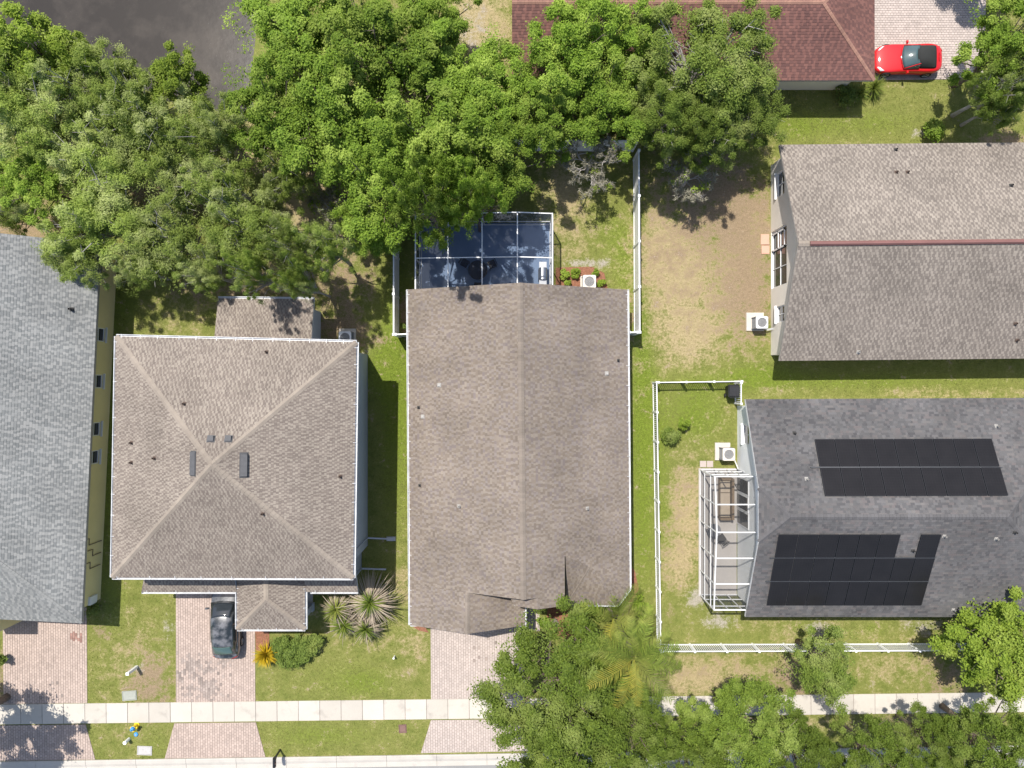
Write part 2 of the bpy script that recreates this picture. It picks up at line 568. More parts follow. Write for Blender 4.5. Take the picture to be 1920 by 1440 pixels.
def make_ground():
    fx = np.arange(-40, 40.01, 0.4)
    fy = np.arange(-32, 34.01, 0.4)
    gx = np.concatenate([[-900, -400, -150, -80, -55, -46], fx, [46, 55, 80, 150, 400, 900]])
    gy = np.concatenate([[-900, -400, -150, -80, -55, -42], fy, [42, 55, 80, 150, 400, 900]])
    X, Y = np.meshgrid(gx, gy)
    ny, nx = X.shape
    rs = np.random.RandomState(3)
    Z = np.zeros_like(X)
    # pond bowl behind the trees
    u = X * 30 + 960
    v = 720 - Y * 30
    edge = 18 * np.sin(u / 55.0) + 10 * np.sin(u / 23.0 + 1.0) + 10 * np.sin(v / 31.0)
    inside = np.minimum(475 - u + 0.6 * edge, np.minimum(205 - v + edge, np.minimum(v + 520, u + 900)))
    Z -= 1.1 * np.clip(inside / 60.0, 0, 1) ** 0.7 * (inside > 0)
    dry = np.zeros_like(X)
    soil = np.zeros_like(X)
    lush = np.zeros_like(X)
    sand = np.zeros_like(X)
    for a in [(1300, 480, 110, 90, .8), (1290, 600, 90, 90, .75), (1240, 430, 40, 90, .6), (1400, 500, 40, 120, .6), (1290, 640, 50, 40, .5),
              (1285, 950, 34, 90, .95), (1275, 1060, 30, 60, .7), (1350, 1260, 130, 32, .75), (1290, 1290, 60, 30, .6), (1640, 1255, 120, 30, .45),
              (1500, 1360, 120, 22, .6), (1600, 1180, 190, 18, .35), (900, 40, 60, 80, 1.2), (470, 270, 50, 50, 1.1), (590, 390, 60, 50, 1.0),
              (620, 430, 70, 60, .9), (1060, 400, 40, 90, .65), (1060, 350, 30, 40, .7), (1110, 480, 60, 40, .3), (255, 1250, 60, 50, .45), (780, 1240, 40, 60, .4), (1490, 735, 60, 6, .2),
              (1800, 738, 160, 7, .9), (755, 1090, 18, 60, .6), (700, 1200, 90, 20, .4), (560, 560, 120, 60, .5), (330, 590, 60, 40, .3), (1420, 420, 30, 60, .5)]:
        dry += blob(X, Y, *a)
    for a in [(1310, 430, 90, 60, .55), (1400, 540, 50, 110, .6), (1310, 560, 70, 70, .38), (1240, 500, 40, 60, .3), (1265, 1010, 25, 90, .3), (1290, 900, 30, 40, .35), (1350, 1255, 90, 22, .3), (280, 1280, 40, 60, .9), (20, 430, 90, 45, 1.1), (450, 540, 130, 40, .7), (650, 520, 60, 60, .6), (320, 360, 90, 60, .8), (1320, 340, 90, 60, .75), (1400, 400, 60, 70, .5),
              (1085, 240, 30, 30, .9), (690, 640, 30, 25, .6), (1260, 1150, 14, 40, .35), (1880, 260, 60, 20, .9), (1700, 1375, 70, 40, .9), (1490, 1280, 50, 40, .8), (1780, 1270, 50, 70, .7),
              (1180, 1100, 16, 60, .5), (190, 1180, 18, 30, .5), (1440, 1215, 30, 12, .3), (600, 620, 60, 25, .7), (650, 600, 30, 25, .6), (5, 1280, 8, 80, .9),
              (755, 590, 12, 40, .8), (1185, 590, 8, 40, .7), (600, 300, 120, 120, .4), (800, 200, 200, 150, .5), (1100, 150, 150, 100, .4), (200, 250, 220, 120, .4), (1410, 560, 40, 70, .4)]:
        soil += blob(X, Y, *a)
    for a in [(745, 720, 34, 260, .9), (1205, 800, 22, 330, 1.0), (1310, 780, 60, 60, .8), (1240, 900, 14, 160, .5), (1260, 1010, 16, 120, .6), (700, 680, 40, 60, .5),
              (1600, 715, 300, 20, .6), (1620, 230, 120, 30, .5), (600, 1270, 90, 50, .25), (690, 1280, 60, 30, .5), (600, 1380, 120, 25, .5), (1130, 430, 50, 60, .5), (1170, 500, 25, 80, .6),
              (1490, 1180, 40, 14, .8), (1640, 1180, 40, 14, .6), (225, 1130, 30, 60, .4), (240, 570, 30, 60, .5), (200, 800, 20, 300, .6), (290, 1395, 30, 20, .4), (1420, 700, 60, 30, .6), (1480, 240, 60, 30, .6)]:
        lush += blob(X, Y, *a)
    for a in [(1310, 1120, 26, 22, .9), (1350, 1165, 30, 16, .8), (1530, 1180, 20, 16, .9), (1730, 1175, 40, 14, .7), (318, 1180, 10, 30, .7), (1090, 493, 35, 9, .8), (1135, 492, 14, 12, .5),
              (258, 1248, 12, 14, .8), (885, 60, 40, 50, .5), (475, 5, 18, 40, .9), (690, 660, 12, 10, .6), (1720, 250, 14, 10, .6), (1590, 1285, 90, 12, .3)]:
        sand += blob(X, Y, *a)
    global LAWN
    LAWN = (fx, fy, dry[6:-6, 6:-6], soil[6:-6, 6:-6], sand[6:-6, 6:-6], lush[6:-6, 6:-6])
    verts = np.stack([X.ravel(), Y.ravel(), Z.ravel()], 1)
    idx = np.arange(nx * ny).reshape(ny, nx)
    q = np.stack([idx[:-1, :-1], idx[:-1, 1:], idx[1:, 1:], idx[1:, :-1]], -1).reshape(-1, 4)
    me = np_mesh('ground', verts, q, ground_mat())
    for n, arr in (('dry', dry), ('soil', soil), ('lush', lush), ('sand', sand)):
        a = me.attributes.new(n, 'FLOAT', 'POINT')
        a.data.foreach_set('value', np.clip(arr, 0, 1.3).ravel().astype(np.float32))
    me.polygons.foreach_set('use_smooth', [True] * len(me.polygons))
    kind(put('ground', me), 'structure')


def np_mesh(name, verts, quads, material):
    me = bpy.data.meshes.new(name)
    nv, nq = len(verts), len(quads)
    k = quads.shape[1]
    me.vertices.add(nv)
    me.vertices.foreach_set('co', np.ascontiguousarray(verts, dtype=np.float32).ravel())
    me.loops.add(nq * k)
    me.loops.foreach_set('vertex_index', np.ascontiguousarray(quads, dtype=np.int32).ravel())
    me.polygons.add(nq)
    me.polygons.foreach_set('loop_start', np.arange(0, nq * k, k, dtype=np.int32))
    if isinstance(material, (list, tuple)):
        for x in material:
            me.materials.append(x)
    else:
        me.materials.append(material)
    me.update(calc_edges=True)
    return me


make_ground()

mb = MB()
mb.face([P(-1100, 300, 0) + Vector((0, 0, -0.42)), P(560, 300, 0) + Vector((0, 0, -0.42)), P(560, -620, 0) + Vector((0, 0, -0.42)), P(-1100, -620, 0) + Vector((0, 0, -0.42))])
kind(mb.build('pond_water', water_mat()), 'structure')

# road, kerb, pavement along the street
mb = MB()
a, b = P(-1500, 1469), P(3400, 1391)
mb.face([(a.x, a.y, 0.006), (b.x, b.y, 0.006), (b.x, b.y - 9.0, 0.006), (a.x, a.y - 9.0, 0.006)][::-1])
kind(mb.build('road', 'asphalt'), 'structure')


def along(u0, v0, u1, v1, step_px):
    a, b = P(u0, v0), P(u1, v1)
    d = (b - a)
    n = int(round(d.length / (step_px / 30.0)))
    return a, d.normalized(), n, d.length / n


walk = bpy.data.objects.new('sidewalk', None)
COL.objects.link(walk)
kind(walk, 'structure')
# slab edges shared by the two lawns: one piece between each pair of joints
sa, sd, sn, sl = along(-120, 1340.5, 2040, 1314.5, 40.2)
ang = math.atan2(sd.y, sd.x)
mb = MB()
W = 1.235
g = 0.014
mb.raw([(g, -W / 2, 0), (sl - g, -W / 2, 0), (sl - g, W / 2, 0), (g, W / 2, 0),
        (g, -W / 2, 0.05), (sl - g, -W / 2, 0.05), (sl - g, W / 2, 0.05), (g, W / 2, 0.05),
        (g + .012, -W / 2 + .012, 0.056), (sl - g - .012, -W / 2 + .012, 0.056), (sl - g - .012, W / 2 - .012, 0.056), (g + .012, W / 2 - .012, 0.056)],
       [(0, 1, 5, 4), (1, 2, 6, 5), (2, 3, 7, 6), (3, 0, 4, 7), (4, 5, 9, 8), (5, 6, 10, 9), (6, 7, 11, 10), (7, 4, 8, 11), (8, 9, 10, 11)])
slab_me = mb.mesh('slab', 'concrete_walk')
rnd = random.Random(5)
for i in range(sn):
    o = put('slab', slab_me, walk, True)
    p = sa + sd * (sl * i)
    o.location = (p.x, p.y, rnd.uniform(-0.006, 0.004))
    o.rotation_euler = (0, 0, ang)
mb = MB()
mb.bar(sa + Vector((0, 0, 0.006)), sa + sd * (sl * sn) + Vector((0, 0, 0.006)), W - 0.02, 0.03)
mb.build('joint_bed', 'joint_sand', walk, local=True)

kerb = bpy.data.objects.new('kerb', None)
COL.objects.link(kerb)
kind(kerb, 'structure')
ka, kd, kn, kl = along(-120, 1440, 2040, 1405.5, 92)
kang = math.atan2(kd.y, kd.x)
prof = [(0.36, 0.0), (0.36, 0.075), (0.30, 0.095), (0.10, 0.075), (-0.04, 0.03), (-0.06, 0.018), (-0.36, 0.026), (-0.36, 0.0)]
mb = MB()
vs = [(x, y, z) for x in (0.008, kl - 0.008) for (y, z) in prof]
n = len(prof)
mb.raw(vs, [(k, (k + 1) % n, n + (k + 1) % n, n + k)[::-1] for k in range(n)] + [tuple(range(n)), tuple(range(2 * n - 1, n - 1, -1))])
kerb_me = mb.mesh('kerb_segment', 'concrete_kerb')
for i in range(kn):
    o = put('kerb_segment', kerb_me, kerb, True)
    p = ka + kd * (kl * i)
    o.location = (p.x, p.y, 0)
    o.rotation_euler = (0, 0, kang)


# block paving
def pavers(mb, poly, rz, L=0.20, Wd=0.15, z=0.03, gap=0.011, seed=1, stains=()):
    poly = ccw([(p[0], p[1]) for p in poly])
    ca, sa_ = math.cos(-rz), math.sin(-rz)
    loc = [(x * ca - y * sa_, x * sa_ + y * ca) for x, y in poly]
    cb, sb = math.cos(rz), math.sin(rz)
    x0, x1 = min(p[0] for p in loc), max(p[0] for p in loc)
    y0, y1 = min(p[1] for p in loc), max(p[1] for p in loc)
    rr = random.Random(seed)
    j = 0
    y = y0
    while y < y1:
        x = x0 - (L / 2 if j % 2 else 0) - L
        while x < x1:
            q = clip_convex([(x, y), (x + L, y), (x + L, y + Wd), (x, y + Wd)], loc)
            if len(q) >= 3:
                cx = sum(p[0] for p in q) / len(q)
                cy = sum(p[1] for p in q) / len(q)
                w = max(p[0] for p in q) - min(p[0] for p in q)
                h = max(p[1] for p in q) - min(p[1] for p in q)
                if w > 0.04 and h > 0.04:
                    dz = rr.uniform(-0.003, 0.003)

                    def sh(g_, zz):
                        kx, ky = 1 - 2 * g_ / w, 1 - 2 * g_ / h
                        r = []
                        for px, py in q:
                            ax, ay = cx + (px - cx) * kx, cy + (py - cy) * ky
                            r.append((ax * cb - ay * sb, ax * sb + ay * cb, zz))
                        return r
                    lo = sh(gap / 2, z - 0.03)
                    hi = sh(gap / 2 + 0.006, z + dz)
                    m = len(q)
                    wx, wy = cx * cb - cy * sb, cx * sb + cy * cb
                    mi = 0
                    for (su, sv, ru, rv, pr, si) in stains:
                        sc = P(su, sv)
                        if rr.random() < pr * math.exp(-((wx - sc.x) / (ru / 30)) ** 2 - ((wy - sc.y) / (rv / 30)) ** 2):
                            mi = si
                    mb.raw(lo + hi, [tuple(range(m, 2 * m))] + [(k, (k + 1) % m, m + (k + 1) % m, m + k) for k in range(m)], mi)
            x += L
        y += Wd
        j += 1


def driveway(polys, rz, material='paver', seed=1, stains=()):
    root = bpy.data.objects.new('driveway', None)
    COL.objects.link(root)
    kind(root, 'structure')
    bed = MB()
    mb = MB()
    for i, pl in enumerate(polys):
        bed.prism([(p.x, p.y) for p in pl], -0.02, 0.014 + 0.001 * i)
        pavers(mb, pl, rz, z=0.034, seed=seed + i, stains=stains)
    bed.build('sand_bed', 'joint_sand', root, local=True)
    kind(mb.build('pavers', [material, 'paver_stained', 'paver_rusty'], root, local=True), 'stuff')
    return root


driveway([[P(5, 1130), P(163, 1130), P(164, 1318), P(7, 1320)], [P(-20, 1360), P(161, 1358), P(179, 1424), P(-40, 1427)]], R_(90.5), seed=11, stains=[(140, 1192, 9, 8, 1.2, 2), (80, 1290, 40, 25, .12, 1)])
driveway([[P(330, 1085), P(478, 1085), P(479, 1315), P(330, 1317)], [P(327, 1356), P(480, 1354), P(498, 1419), P(309, 1422)]], R_(90.5), seed=12, stains=[(375, 1265, 38, 36, .75, 1), (395, 1295, 16, 16, .8, 1), (428, 1240, 16, 10, .5, 1), (360, 1245, 14, 16, .8, 1)])
driveway([[P(807, 1120), P(985, 1120), P(984, 1308), P(808, 1311)], [P(986, 1120), P(1013, 1120), P(1012, 1183), P(986, 1184)], [P(808, 1350), P(972, 1348), P(992, 1408), P(789, 1412)]], R_(90.5), 'paver_pale', seed=13, stains=[(890, 1230, 30, 40, .08, 1)])
driveway([[P(1612, -120), P(1850, -120), P(1846, 148), P(1622, 151)]], R_(0.0), 'paver_pale', seed=14)


# ================================================================== HOUSES
V = Vector
SLOPE = 0.42


def newell(pts):
    n = V((0, 0, 0))
    for i in range(len(pts)):
        a, b = pts[i], pts[(i + 1) % len(pts)]
        n += V(((a.y - b.y) * (a.z + b.z), (a.z - b.z) * (a.x + b.x), (a.x - b.x) * (a.y + b.y)))
    n.normalize()
    return n if n.z > 0 else -n


def shingles(mb, pts, e0, e1, course=0.14, tab=(0.09, 0.15), gap=(0.07, 0.14), wander=0.3, seed=1, lift=0.006, pitch=None, duty=0.5):
    """courses of asphalt shingle on a convex slope; e0-e1 is its eave line. Raised dark tabs alternate with the lower pale base."""
    rr = random.Random(seed)
    pts = [V(p) for p in pts]
    e0, e1 = V(e0), V(e1)
    n = newell(pts)
    u = (e1 - e0)
    u -= n * u.dot(n)
    u.normalize()
    v = n.cross(u)
    if v.z < 0:
        u, v = -u, -v
    P2 = [((p - e0).dot(u), (p - e0).dot(v)) for p in pts]
    vmin, vmax = min(p[1] for p in P2), max(p[1] for p in P2)

    def span(t):
        t = min(max(t, vmin + 1e-4), vmax - 1e-4)
        xs = []
        for i in range(len(P2)):
            (x0, y0), (x1, y1) = P2[i], P2[(i + 1) % len(P2)]
            if (y0 - t) * (y1 - t) <= 0 and abs(y1 - y0) > 1e-9:
                xs.append(x0 + (x1 - x0) * (t - y0) / (y1 - y0))
        return (min(xs), max(xs)) if len(xs) >= 2 else None
    up, t, row = n, vmin, 0
    while t < vmax - 0.02:
        a, b = span(t), span(min(t + course, vmax))
        if a and b:
            x = min(a[0], b[0]) - rr.uniform(0, 0.2)
            end = max(a[1], b[1])
            dark = rr.random() < 0.5
            if pitch:
                x = math.floor(x / pitch) * pitch + (row % 2) * pitch * .5 + (row % 5) * pitch * .11
                x -= pitch * 2
                dark = True
            x_nom = x
            while x < end:
                lo, hi = tab if dark else gap
                w = rr.uniform(lo, hi)
                if pitch:                            # regular laminated pattern: every tab jitters about its own place
                    x_nom += pitch * (duty if dark else 1 - duty)
                    w = max(.02, x_nom + rr.uniform(-.22, .22) * pitch - x)
                elif rr.random() < wander:
                    w *= rr.uniform(0.5, 2.2)
                h = lift + (0.012 if dark else 0.005) + rr.uniform(0, 0.003)
                q = [(max(a[0], min(a[1], x)), t), (max(a[0], min(a[1], x + w)), t),
                     (max(b[0], min(b[1], x + w)), min(t + course, vmax)), (max(b[0], min(b[1], x)), min(t + course, vmax))]
                if q[1][0] - q[0][0] > 0.01 or q[2][0] - q[3][0] > 0.01:
                    W_ = [e0 + u * x_ + v * y_ for x_, y_ in q]
                    i0 = len(mb.v)
                    mb.v.extend(tuple(p) for p in (W_[0] + up * h, W_[1] + up * h, W_[2] + up * lift, W_[3] + up * lift, W_[0] - v * 0.001, W_[1] - v * 0.001))
                    mb.f += [(i0, i0 + 1, i0 + 2, i0 + 3), (i0 + 4, i0 + 5, i0 + 1, i0)]
                    mb.m += [1 if dark else 0] * 2
                x += w
                dark = not dark
        t += course
        row += 1


def caps(mb, a, b, w=0.15, drop=0.42 * 0.15, step=0.2, lift=0.03):
    """folded cap shingles lapped along a hip or ridge from a (low) to b"""
    a, b = V(a), V(b)
    d = (b - a)
    L = d.length
    d.normalize()
    x = d.cross(V((0, 0, 1))).normalized()
    k = 0.0
    while k < L - 0.02:
        p, q = a + d * k, a + d * min(k + step * 1.05, L)
        z0, z1 = V((0, 0, lift + 0.014)), V((0, 0, lift))
        dr = V((0, 0, drop))
        pts = [p + x * w - dr + z0, p + z0, p - x * w - dr + z0, q + x * w - dr + z1, q + z1, q - x * w - dr + z1]
        mb.raw(pts + [p + x * w - dr, p, p - x * w - dr], [(0, 3, 4, 1), (1, 4, 5, 2), (6, 0, 1, 7), (7, 1, 2, 8)])
        k += step


def gutter(root_part, a, b, out, z_off=-0.03, w=0.12, material='gutter_white', strap=0.9, phase=0.3):
    """open half-box gutter below an eave from a to b, out = outward unit vector, with strap hangers across it"""
    a, b, out = V(a), V(b), V(out).normalized()
    mb = MB()
    h = 0.11
    o = V((0, 0, z_off))
    mb.bar(a + out * (w - 0.012) + o - V((0, 0, h / 2)), b + out * (w - 0.012) + o - V((0, 0, h / 2)), 0.028, h)
    mb.bar(a + out * 0.012 + o - V((0, 0, h / 2)), b + out * 0.012 + o - V((0, 0, h / 2)), 0.018, h - 0.01)
    mb.bar(a + out * (w / 2) + o - V((0, 0, h)), b + out * (w / 2) + o - V((0, 0, h)), w + 0.01, 0.012)
    L = (b - a).length
    d = (b - a).normalized()
    k = phase
    while k < L:
        p = a + d * k + o
        mb.bar(p + out * -0.10 + V((0, 0, 0.075)), p + out * (w + 0.005) + V((0, 0, 0.012)), 0.022, 0.012)
        k += strap * random.uniform(1.0, 1.45)
    for p in (a, b):
        mb.bar(p + out * 0.0 + o - V((0, 0, h / 2)), p + out * w + o - V((0, 0, h / 2)), 0.012, h)
    return mb.build('gutter', material, root_part, local=True)


def deck(mb, pts, th=0.16):
    """solid roof slab under the shingles, whose edge shows as the fascia"""
    pts = [V(p) - V((0, 0, 0.03)) for p in pts]
    n = newell(pts)
    a = sum((pts[i].x * pts[(i + 1) % len(pts)].y - pts[(i + 1) % len(pts)].x * pts[i].y) for i in range(len(pts)))
    if a < 0:
        pts = pts[::-1]
    k = len(pts)
    lo = [p - V((0, 0, th)) for p in pts]
    mb.raw(pts + lo, [tuple(range(k)), tuple(range(2 * k - 1, k - 1, -1))] + [(i, k + i, k + (i + 1) % k, (i + 1) % k) for i in range(k)])


class Roof:
    def __init__(s, house, fascia, mats, cap_mat, course=0.14, tab=(0.09, 0.15), gap=(0.07, 0.14), wander=0.3, seed=1, pitch=None, duty=.5):
        s.house, s.fascia, s.mats, s.cap_mat = house, fascia, mats, cap_mat
        s.k = dict(course=course, tab=tab, gap=gap, wander=wander, pitch=pitch, duty=duty)
        s.seed = seed
        s.d, s.s, s.c = MB(), MB(), MB()
        s.planes = {}

    def slope(s, key, pts, e0=0, e1=1, shingle=True):
        pts = [V(p) for p in pts]
        deck(s.d, pts)
        s.seed += 1
        shingles(s.s, pts, pts[e0], pts[e1], seed=s.seed, **s.k)
        s.planes[key] = (pts[0], newell(pts))

    def cap(s, a, b, **k):
        caps(s.c, a, b, **k)

    def done(s):
        s.obj = s.d.build('roof', s.fascia, s.house)
        kind(s.s.build('shingles', s.mats, s.obj, local=True), 'stuff')
        if s.c.v:
            kind(s.c.build('ridge_cap', s.cap_mat, s.obj, local=True), 'stuff')
        return s.obj

    def at(s, key, u, v):
        p0, n = s.planes[key]
        return on_plane(u, v, p0, n)

    def pipe(s, key, u, v, r=0.05, h=0.28, material='vent_brown'):
        p = s.at(key, u, v)
        mb = MB()
        n = s.planes[key][1]
        t = n.cross(V((0, 1, 0.01))).normalized()
        b = n.cross(t)
        q = 0.05 + r
        mb.raw([p + n * 0.022 + t * q * x + b * q * y for x, y in ((-1, -1), (1, -1), (1, 1), (-1, 1))] +
               [p + n * 0.035 + t * q * .8 * x + b * q * .8 * y for x, y in ((-1, -1), (1, -1), (1, 1), (-1, 1))],
               [(4, 5, 6, 7), (0, 1, 5, 4), (1, 2, 6, 5), (2, 3, 7, 6), (3, 0, 4, 7)])
        mb.lathe(p - V((0, 0, 0.1)), [(r * 1.5, 0), (r * 1.45, 0.18), (r, 0.21), (r, 0.1 + h), (r * .8, 0.1 + h), (r * .75, h)], 10)
        mb.build('vent_pipe', material, s.obj, local=True)

    def hood(s, key, u, v, w, l, h=0.16, material='vent_grey', taper=0.8):
        """box or low-profile exhaust vent lying on the slope, w along the eave and l up the slope"""
        p = s.at(key, u, v)
        n = s.planes[key][1]
        up = (V((0, 0, 1)) - n * n.z).normalized()
        t = up.cross(n).normalized()
        mb = MB()
        f = [p + n * 0.02 + t * (w / 2 + .03) * x + up * (l / 2 + .03) * y for x, y in ((-1, -1), (1, -1), (1, 1), (-1, 1))]
        mb.raw(f + [q + n * 0.012 for q in f], [(4, 5, 6, 7), (0, 1, 5, 4), (1, 2, 6, 5), (2, 3, 7, 6), (3, 0, 4, 7)])
        lo = [p + n * 0.03 + t * w / 2 * x + up * l / 2 * y for x, y in ((-1, -1), (1, -1), (1, 1), (-1, 1))]
        hi = [p + n * (h if y < 0 else h * .55) + t * w / 2 * taper * x + up * l / 2 * taper * y for x, y in ((-1, -1), (1, -1), (1, 1), (-1, 1))]
        mb.raw(lo + hi, [(4, 5, 6, 7), (0, 1, 5, 4), (1, 2, 6, 5), (2, 3, 7, 6), (3, 0, 4, 7)])
        mb.build('roof_vent', material, s.obj, local=True)


def wall_plane(mb, p0, d, L, h, openings=(), depth=0.1, gable=None, z0=0.0):
    """vertical wall from p0 along unit d, outside on its right hand; openings (x0, x1, z0, z1) get real reveals"""
    p0, d = V(p0), V(d).normalized()
    out = d.cross(V((0, 0, 1)))
    xs = sorted({0.0, L, *[o[0] for o in openings], *[o[1] for o in openings]})
    zs = sorted({z0, h, *[o[2] for o in openings], *[o[3] for o in openings]})

    def pt(x, z, dep=0.0):
        return p0 + d * x + V((0, 0, z)) - out * dep
    for i in range(len(xs) - 1):
        for j in range(len(zs) - 1):
            cx, cz = (xs[i] + xs[i + 1]) / 2, (zs[j] + zs[j + 1]) / 2
            if any(o[0] < cx < o[1] and o[2] < cz < o[3] for o in openings):
                continue
            mb.face([pt(xs[i], zs[j]), pt(xs[i + 1], zs[j]), pt(xs[i + 1], zs[j + 1]), pt(xs[i], zs[j + 1])])
    for (x0, x1, za, zb) in openings:
        c = [(x0, za), (x1, za), (x1, zb), (x0, zb)]
        for k in range(4):
            a, b = c[k], c[(k + 1) % 4]
            mb.face([pt(*a), pt(*a, depth), pt(*b, depth), pt(*b)])
    if gable:
        mb.face([pt(0, h), pt(L, h), pt(gable[0], gable[1])])


def window(house, p0, d, x0, x1, z0, z1, depth=0.1, frame='white_paint', mullions=1, rails=1, sill=True, name='window', glass='glass_dark'):
    p0, d = V(p0), V(d).normalized()
    out = d.cross(V((0, 0, 1)))

    def pt(x, z, dep):
        return p0 + d * x + V((0, 0, z)) - out * dep
    fb = MB()
    t = 0.06
    dd = depth - 0.025
    fb.bar(pt(x0, z0 + t / 2, dd), pt(x1, z0 + t / 2, dd), 0.05, t)
    fb.bar(pt(x0, z1 - t / 2, dd), pt(x1, z1 - t / 2, dd), 0.05, t)
    for x in (x0 + t / 2, x1 - t / 2):
        fb.bar(pt(x, z0 + t, dd), pt(x, z1 - t, dd), t, 0.05, up=out)
    for k in range(mullions):
        x = x0 + (x1 - x0) * (k + 1) / (mullions + 1)
        fb.bar(pt(x, z0 + t, dd), pt(x, z1 - t, dd), 0.045, 0.045, up=out)
    for k in range(rails):
        z = z0 + (z1 - z0) * (k + 1) / (rails + 1)
        fb.bar(pt(x0 + t, z, dd), pt(x1 - t, z, dd), 0.035, 0.045)
    w = fb.build(name, frame, house)
    gb = MB()
    gb.face([pt(x0, z0, depth), pt(x1, z0, depth), pt(x1, z1, depth), pt(x0, z1, depth)])
    gb.build('pane', glass, w, local=True)
    if sill:
        sb = MB()
        sb.bar(pt(x0 - 0.06, z0 - 0.035, -0.03), pt(x1 + 0.06, z0 - 0.035, -0.03), 0.16, 0.06)
        sb.build('sill', frame, w, local=True)
    return w


def rect_walls(mb, c, poly, h, skip=()):
    """plain walls round a counter-clockwise outline, minus the sides listed"""
    for i in range(len(poly)):
        if i in skip:
            continue
        a, b = V((*poly[i], 0)), V((*poly[(i + 1) % len(poly)], 0))
        wall_plane(mb, a, b - a, (b - a).length, h)


# ---------------------------------------------------------------- grey-roofed house with the mustard wall (west end)
hA = thing('house', 'mustard yellow stucco house with a light grey shingle roof', 'house', (-31, -5, 0))
rzA = math.atan2(-0.94, -18.96)
e_n, e_s = V((-24.12, 8.2, 2.7)), V((-25.2, -14.0, 2.7))
dA = (e_n - e_s).normalized()               # along the east eave, northwards
wA = V((-dA.y, dA.x, 0))                    # westwards
half = 6.6
rise = V((0, 0, half * SLOPE))
rdA = Roof(hA, 'gutter_taupe', ['sh_grey', 'sh_grey_dark'], 'cap_grey', 0.145, (0.10, 0.24), (0.10, 0.22), 0.4, seed=100)
ridge_n = e_n + wA * half + rise
ridge_s = e_s + wA * half + dA * half + rise
nw, sw = e_n + wA * 2 * half, e_s + wA * 2 * half
rdA.slope('E', [e_s, e_n, ridge_n, ridge_s])
rdA.slope('W', [nw, sw, ridge_s, ridge_n])
rdA.slope('S', [sw, e_s, ridge_s])
rdA.cap(e_s, ridge_s, w=0.09, drop=.03)
rdA.cap(ridge_s, ridge_n)
rdA.done()
rdA.pipe('E', 135, 580, 0.07, 0.3, 'dark_metal')
ov = 0.55
pE0, pE1 = e_s - V((0, 0, 2.7)) + wA * ov + dA * ov, e_n - V((0, 0, 2.7)) + wA * ov - dA * 0.2
LA = (pE1 - pE0).length


def alongA(v_px):                            # distance along the wall of a row seen at wall mid-height
    p = P(180, v_px, 1.4)
    return (p - pE0).dot(dA)


opsA = []
for v0, v1 in ((614, 640), (702, 728), (792, 818), (845, 871)):
    x0, x1 = alongA(v1), alongA(v0)
    opsA.append((x0, x1, 0.85, 2.0))
mb = MB()
wall_plane(mb, pE0, dA, LA, 2.64, opsA)
pW0, pW1 = pE0 + wA * (2 * half - 2 * ov), pE1 + wA * (2 * half - 2 * ov)
wall_plane(mb, pW1, -dA, LA, 2.64)
wall_plane(mb, pW0, pE0 - pW0, (pE0 - pW0).length, 2.64)
wall_plane(mb, pE1, pW1 - pE1, (pE1 - pW1).length, 2.64, gable=((pE1 - pW1).length / 2, 2.64 + (half - ov) * SLOPE))
mb.build('wall', 'stucco_yellow', hA)
for o in opsA:
    window(hA, pE0, dA, *o, mullions=0, rails=1)
# electrical conduit and a white box on the side wall
mb = MB()
outA = -wA
for k, (va, z) in enumerate(((1022, 1.5), (1045, 1.1), (1068, 1.3))):
    x = alongA(va)
    q = pE0 + dA * x + outA * 0.04
    mb.tube([q + V((0, 0, 0.25)), q + V((0, 0, z)), q + dA * 0.4 + V((0, 0, z)), q + dA * 0.4 + V((0, 0, z + 0.5))], 0.025, 6)
mb.build('conduit', 'bark', hA)
mb = MB()
q = pE0 + dA * alongA(1130) + outA * 0.06 + V((0, 0, 0.9))
mb.box(q, (0.14, 0.5, 0.7), math.atan2(dA.y, dA.x) - math.pi / 2)
mb.box(q + outA * 0.075, (0.02, 0.42, 0.6), math.atan2(dA.y, dA.x) - math.pi / 2)
mb.build('meter_box', 'white_paint', hA)
mb = MB()                                    # front entry gable stub at the south-west corner of the frame
mb.prism([(-32.2, -14.6), (-30.2, -14.6), (-30.2, -12.4), (-32.2, -12.4)], 0, 2.5)
mb.build('porch_wall', 'stucco_yellow', hA)

# ---------------------------------------------------------------- two-storey house with the four-sided hip roof
hB = thing('house', 'two-storey grey house with a square taupe hip roof and white gutters', 'house', (-15.1, -4.1, 0))
ZB = 5.4
NW, NE, SE, SW = V((-21.62, 2.60, ZB)), V((-8.50, 2.28, ZB)), V((-8.68, -10.60, ZB)), V((-21.85, -10.56, ZB))
apN = apS = V((-15.20, -4.08, ZB + 2.72))
rB = Roof(hB, 'gutter_white', ['sh_taupe', 'sh_taupe_dark'], 'cap_taupe', 0.135, (0.08, 0.13), (0.09, 0.15), 0.4, seed=200, pitch=.21, duty=.52)
rB.slope('N', [NE, NW, apN])
rB.slope('W', [NW, SW, apN])
rB.slope('S', [SW, SE, apS])
rB.slope('E', [SE, NE, apN])
for c_, a_ in ((NW, apN), (NE, apN), (SE, apS), (SW, apS)):
    rB.cap(c_, a_, w=0.15, step=0.24)
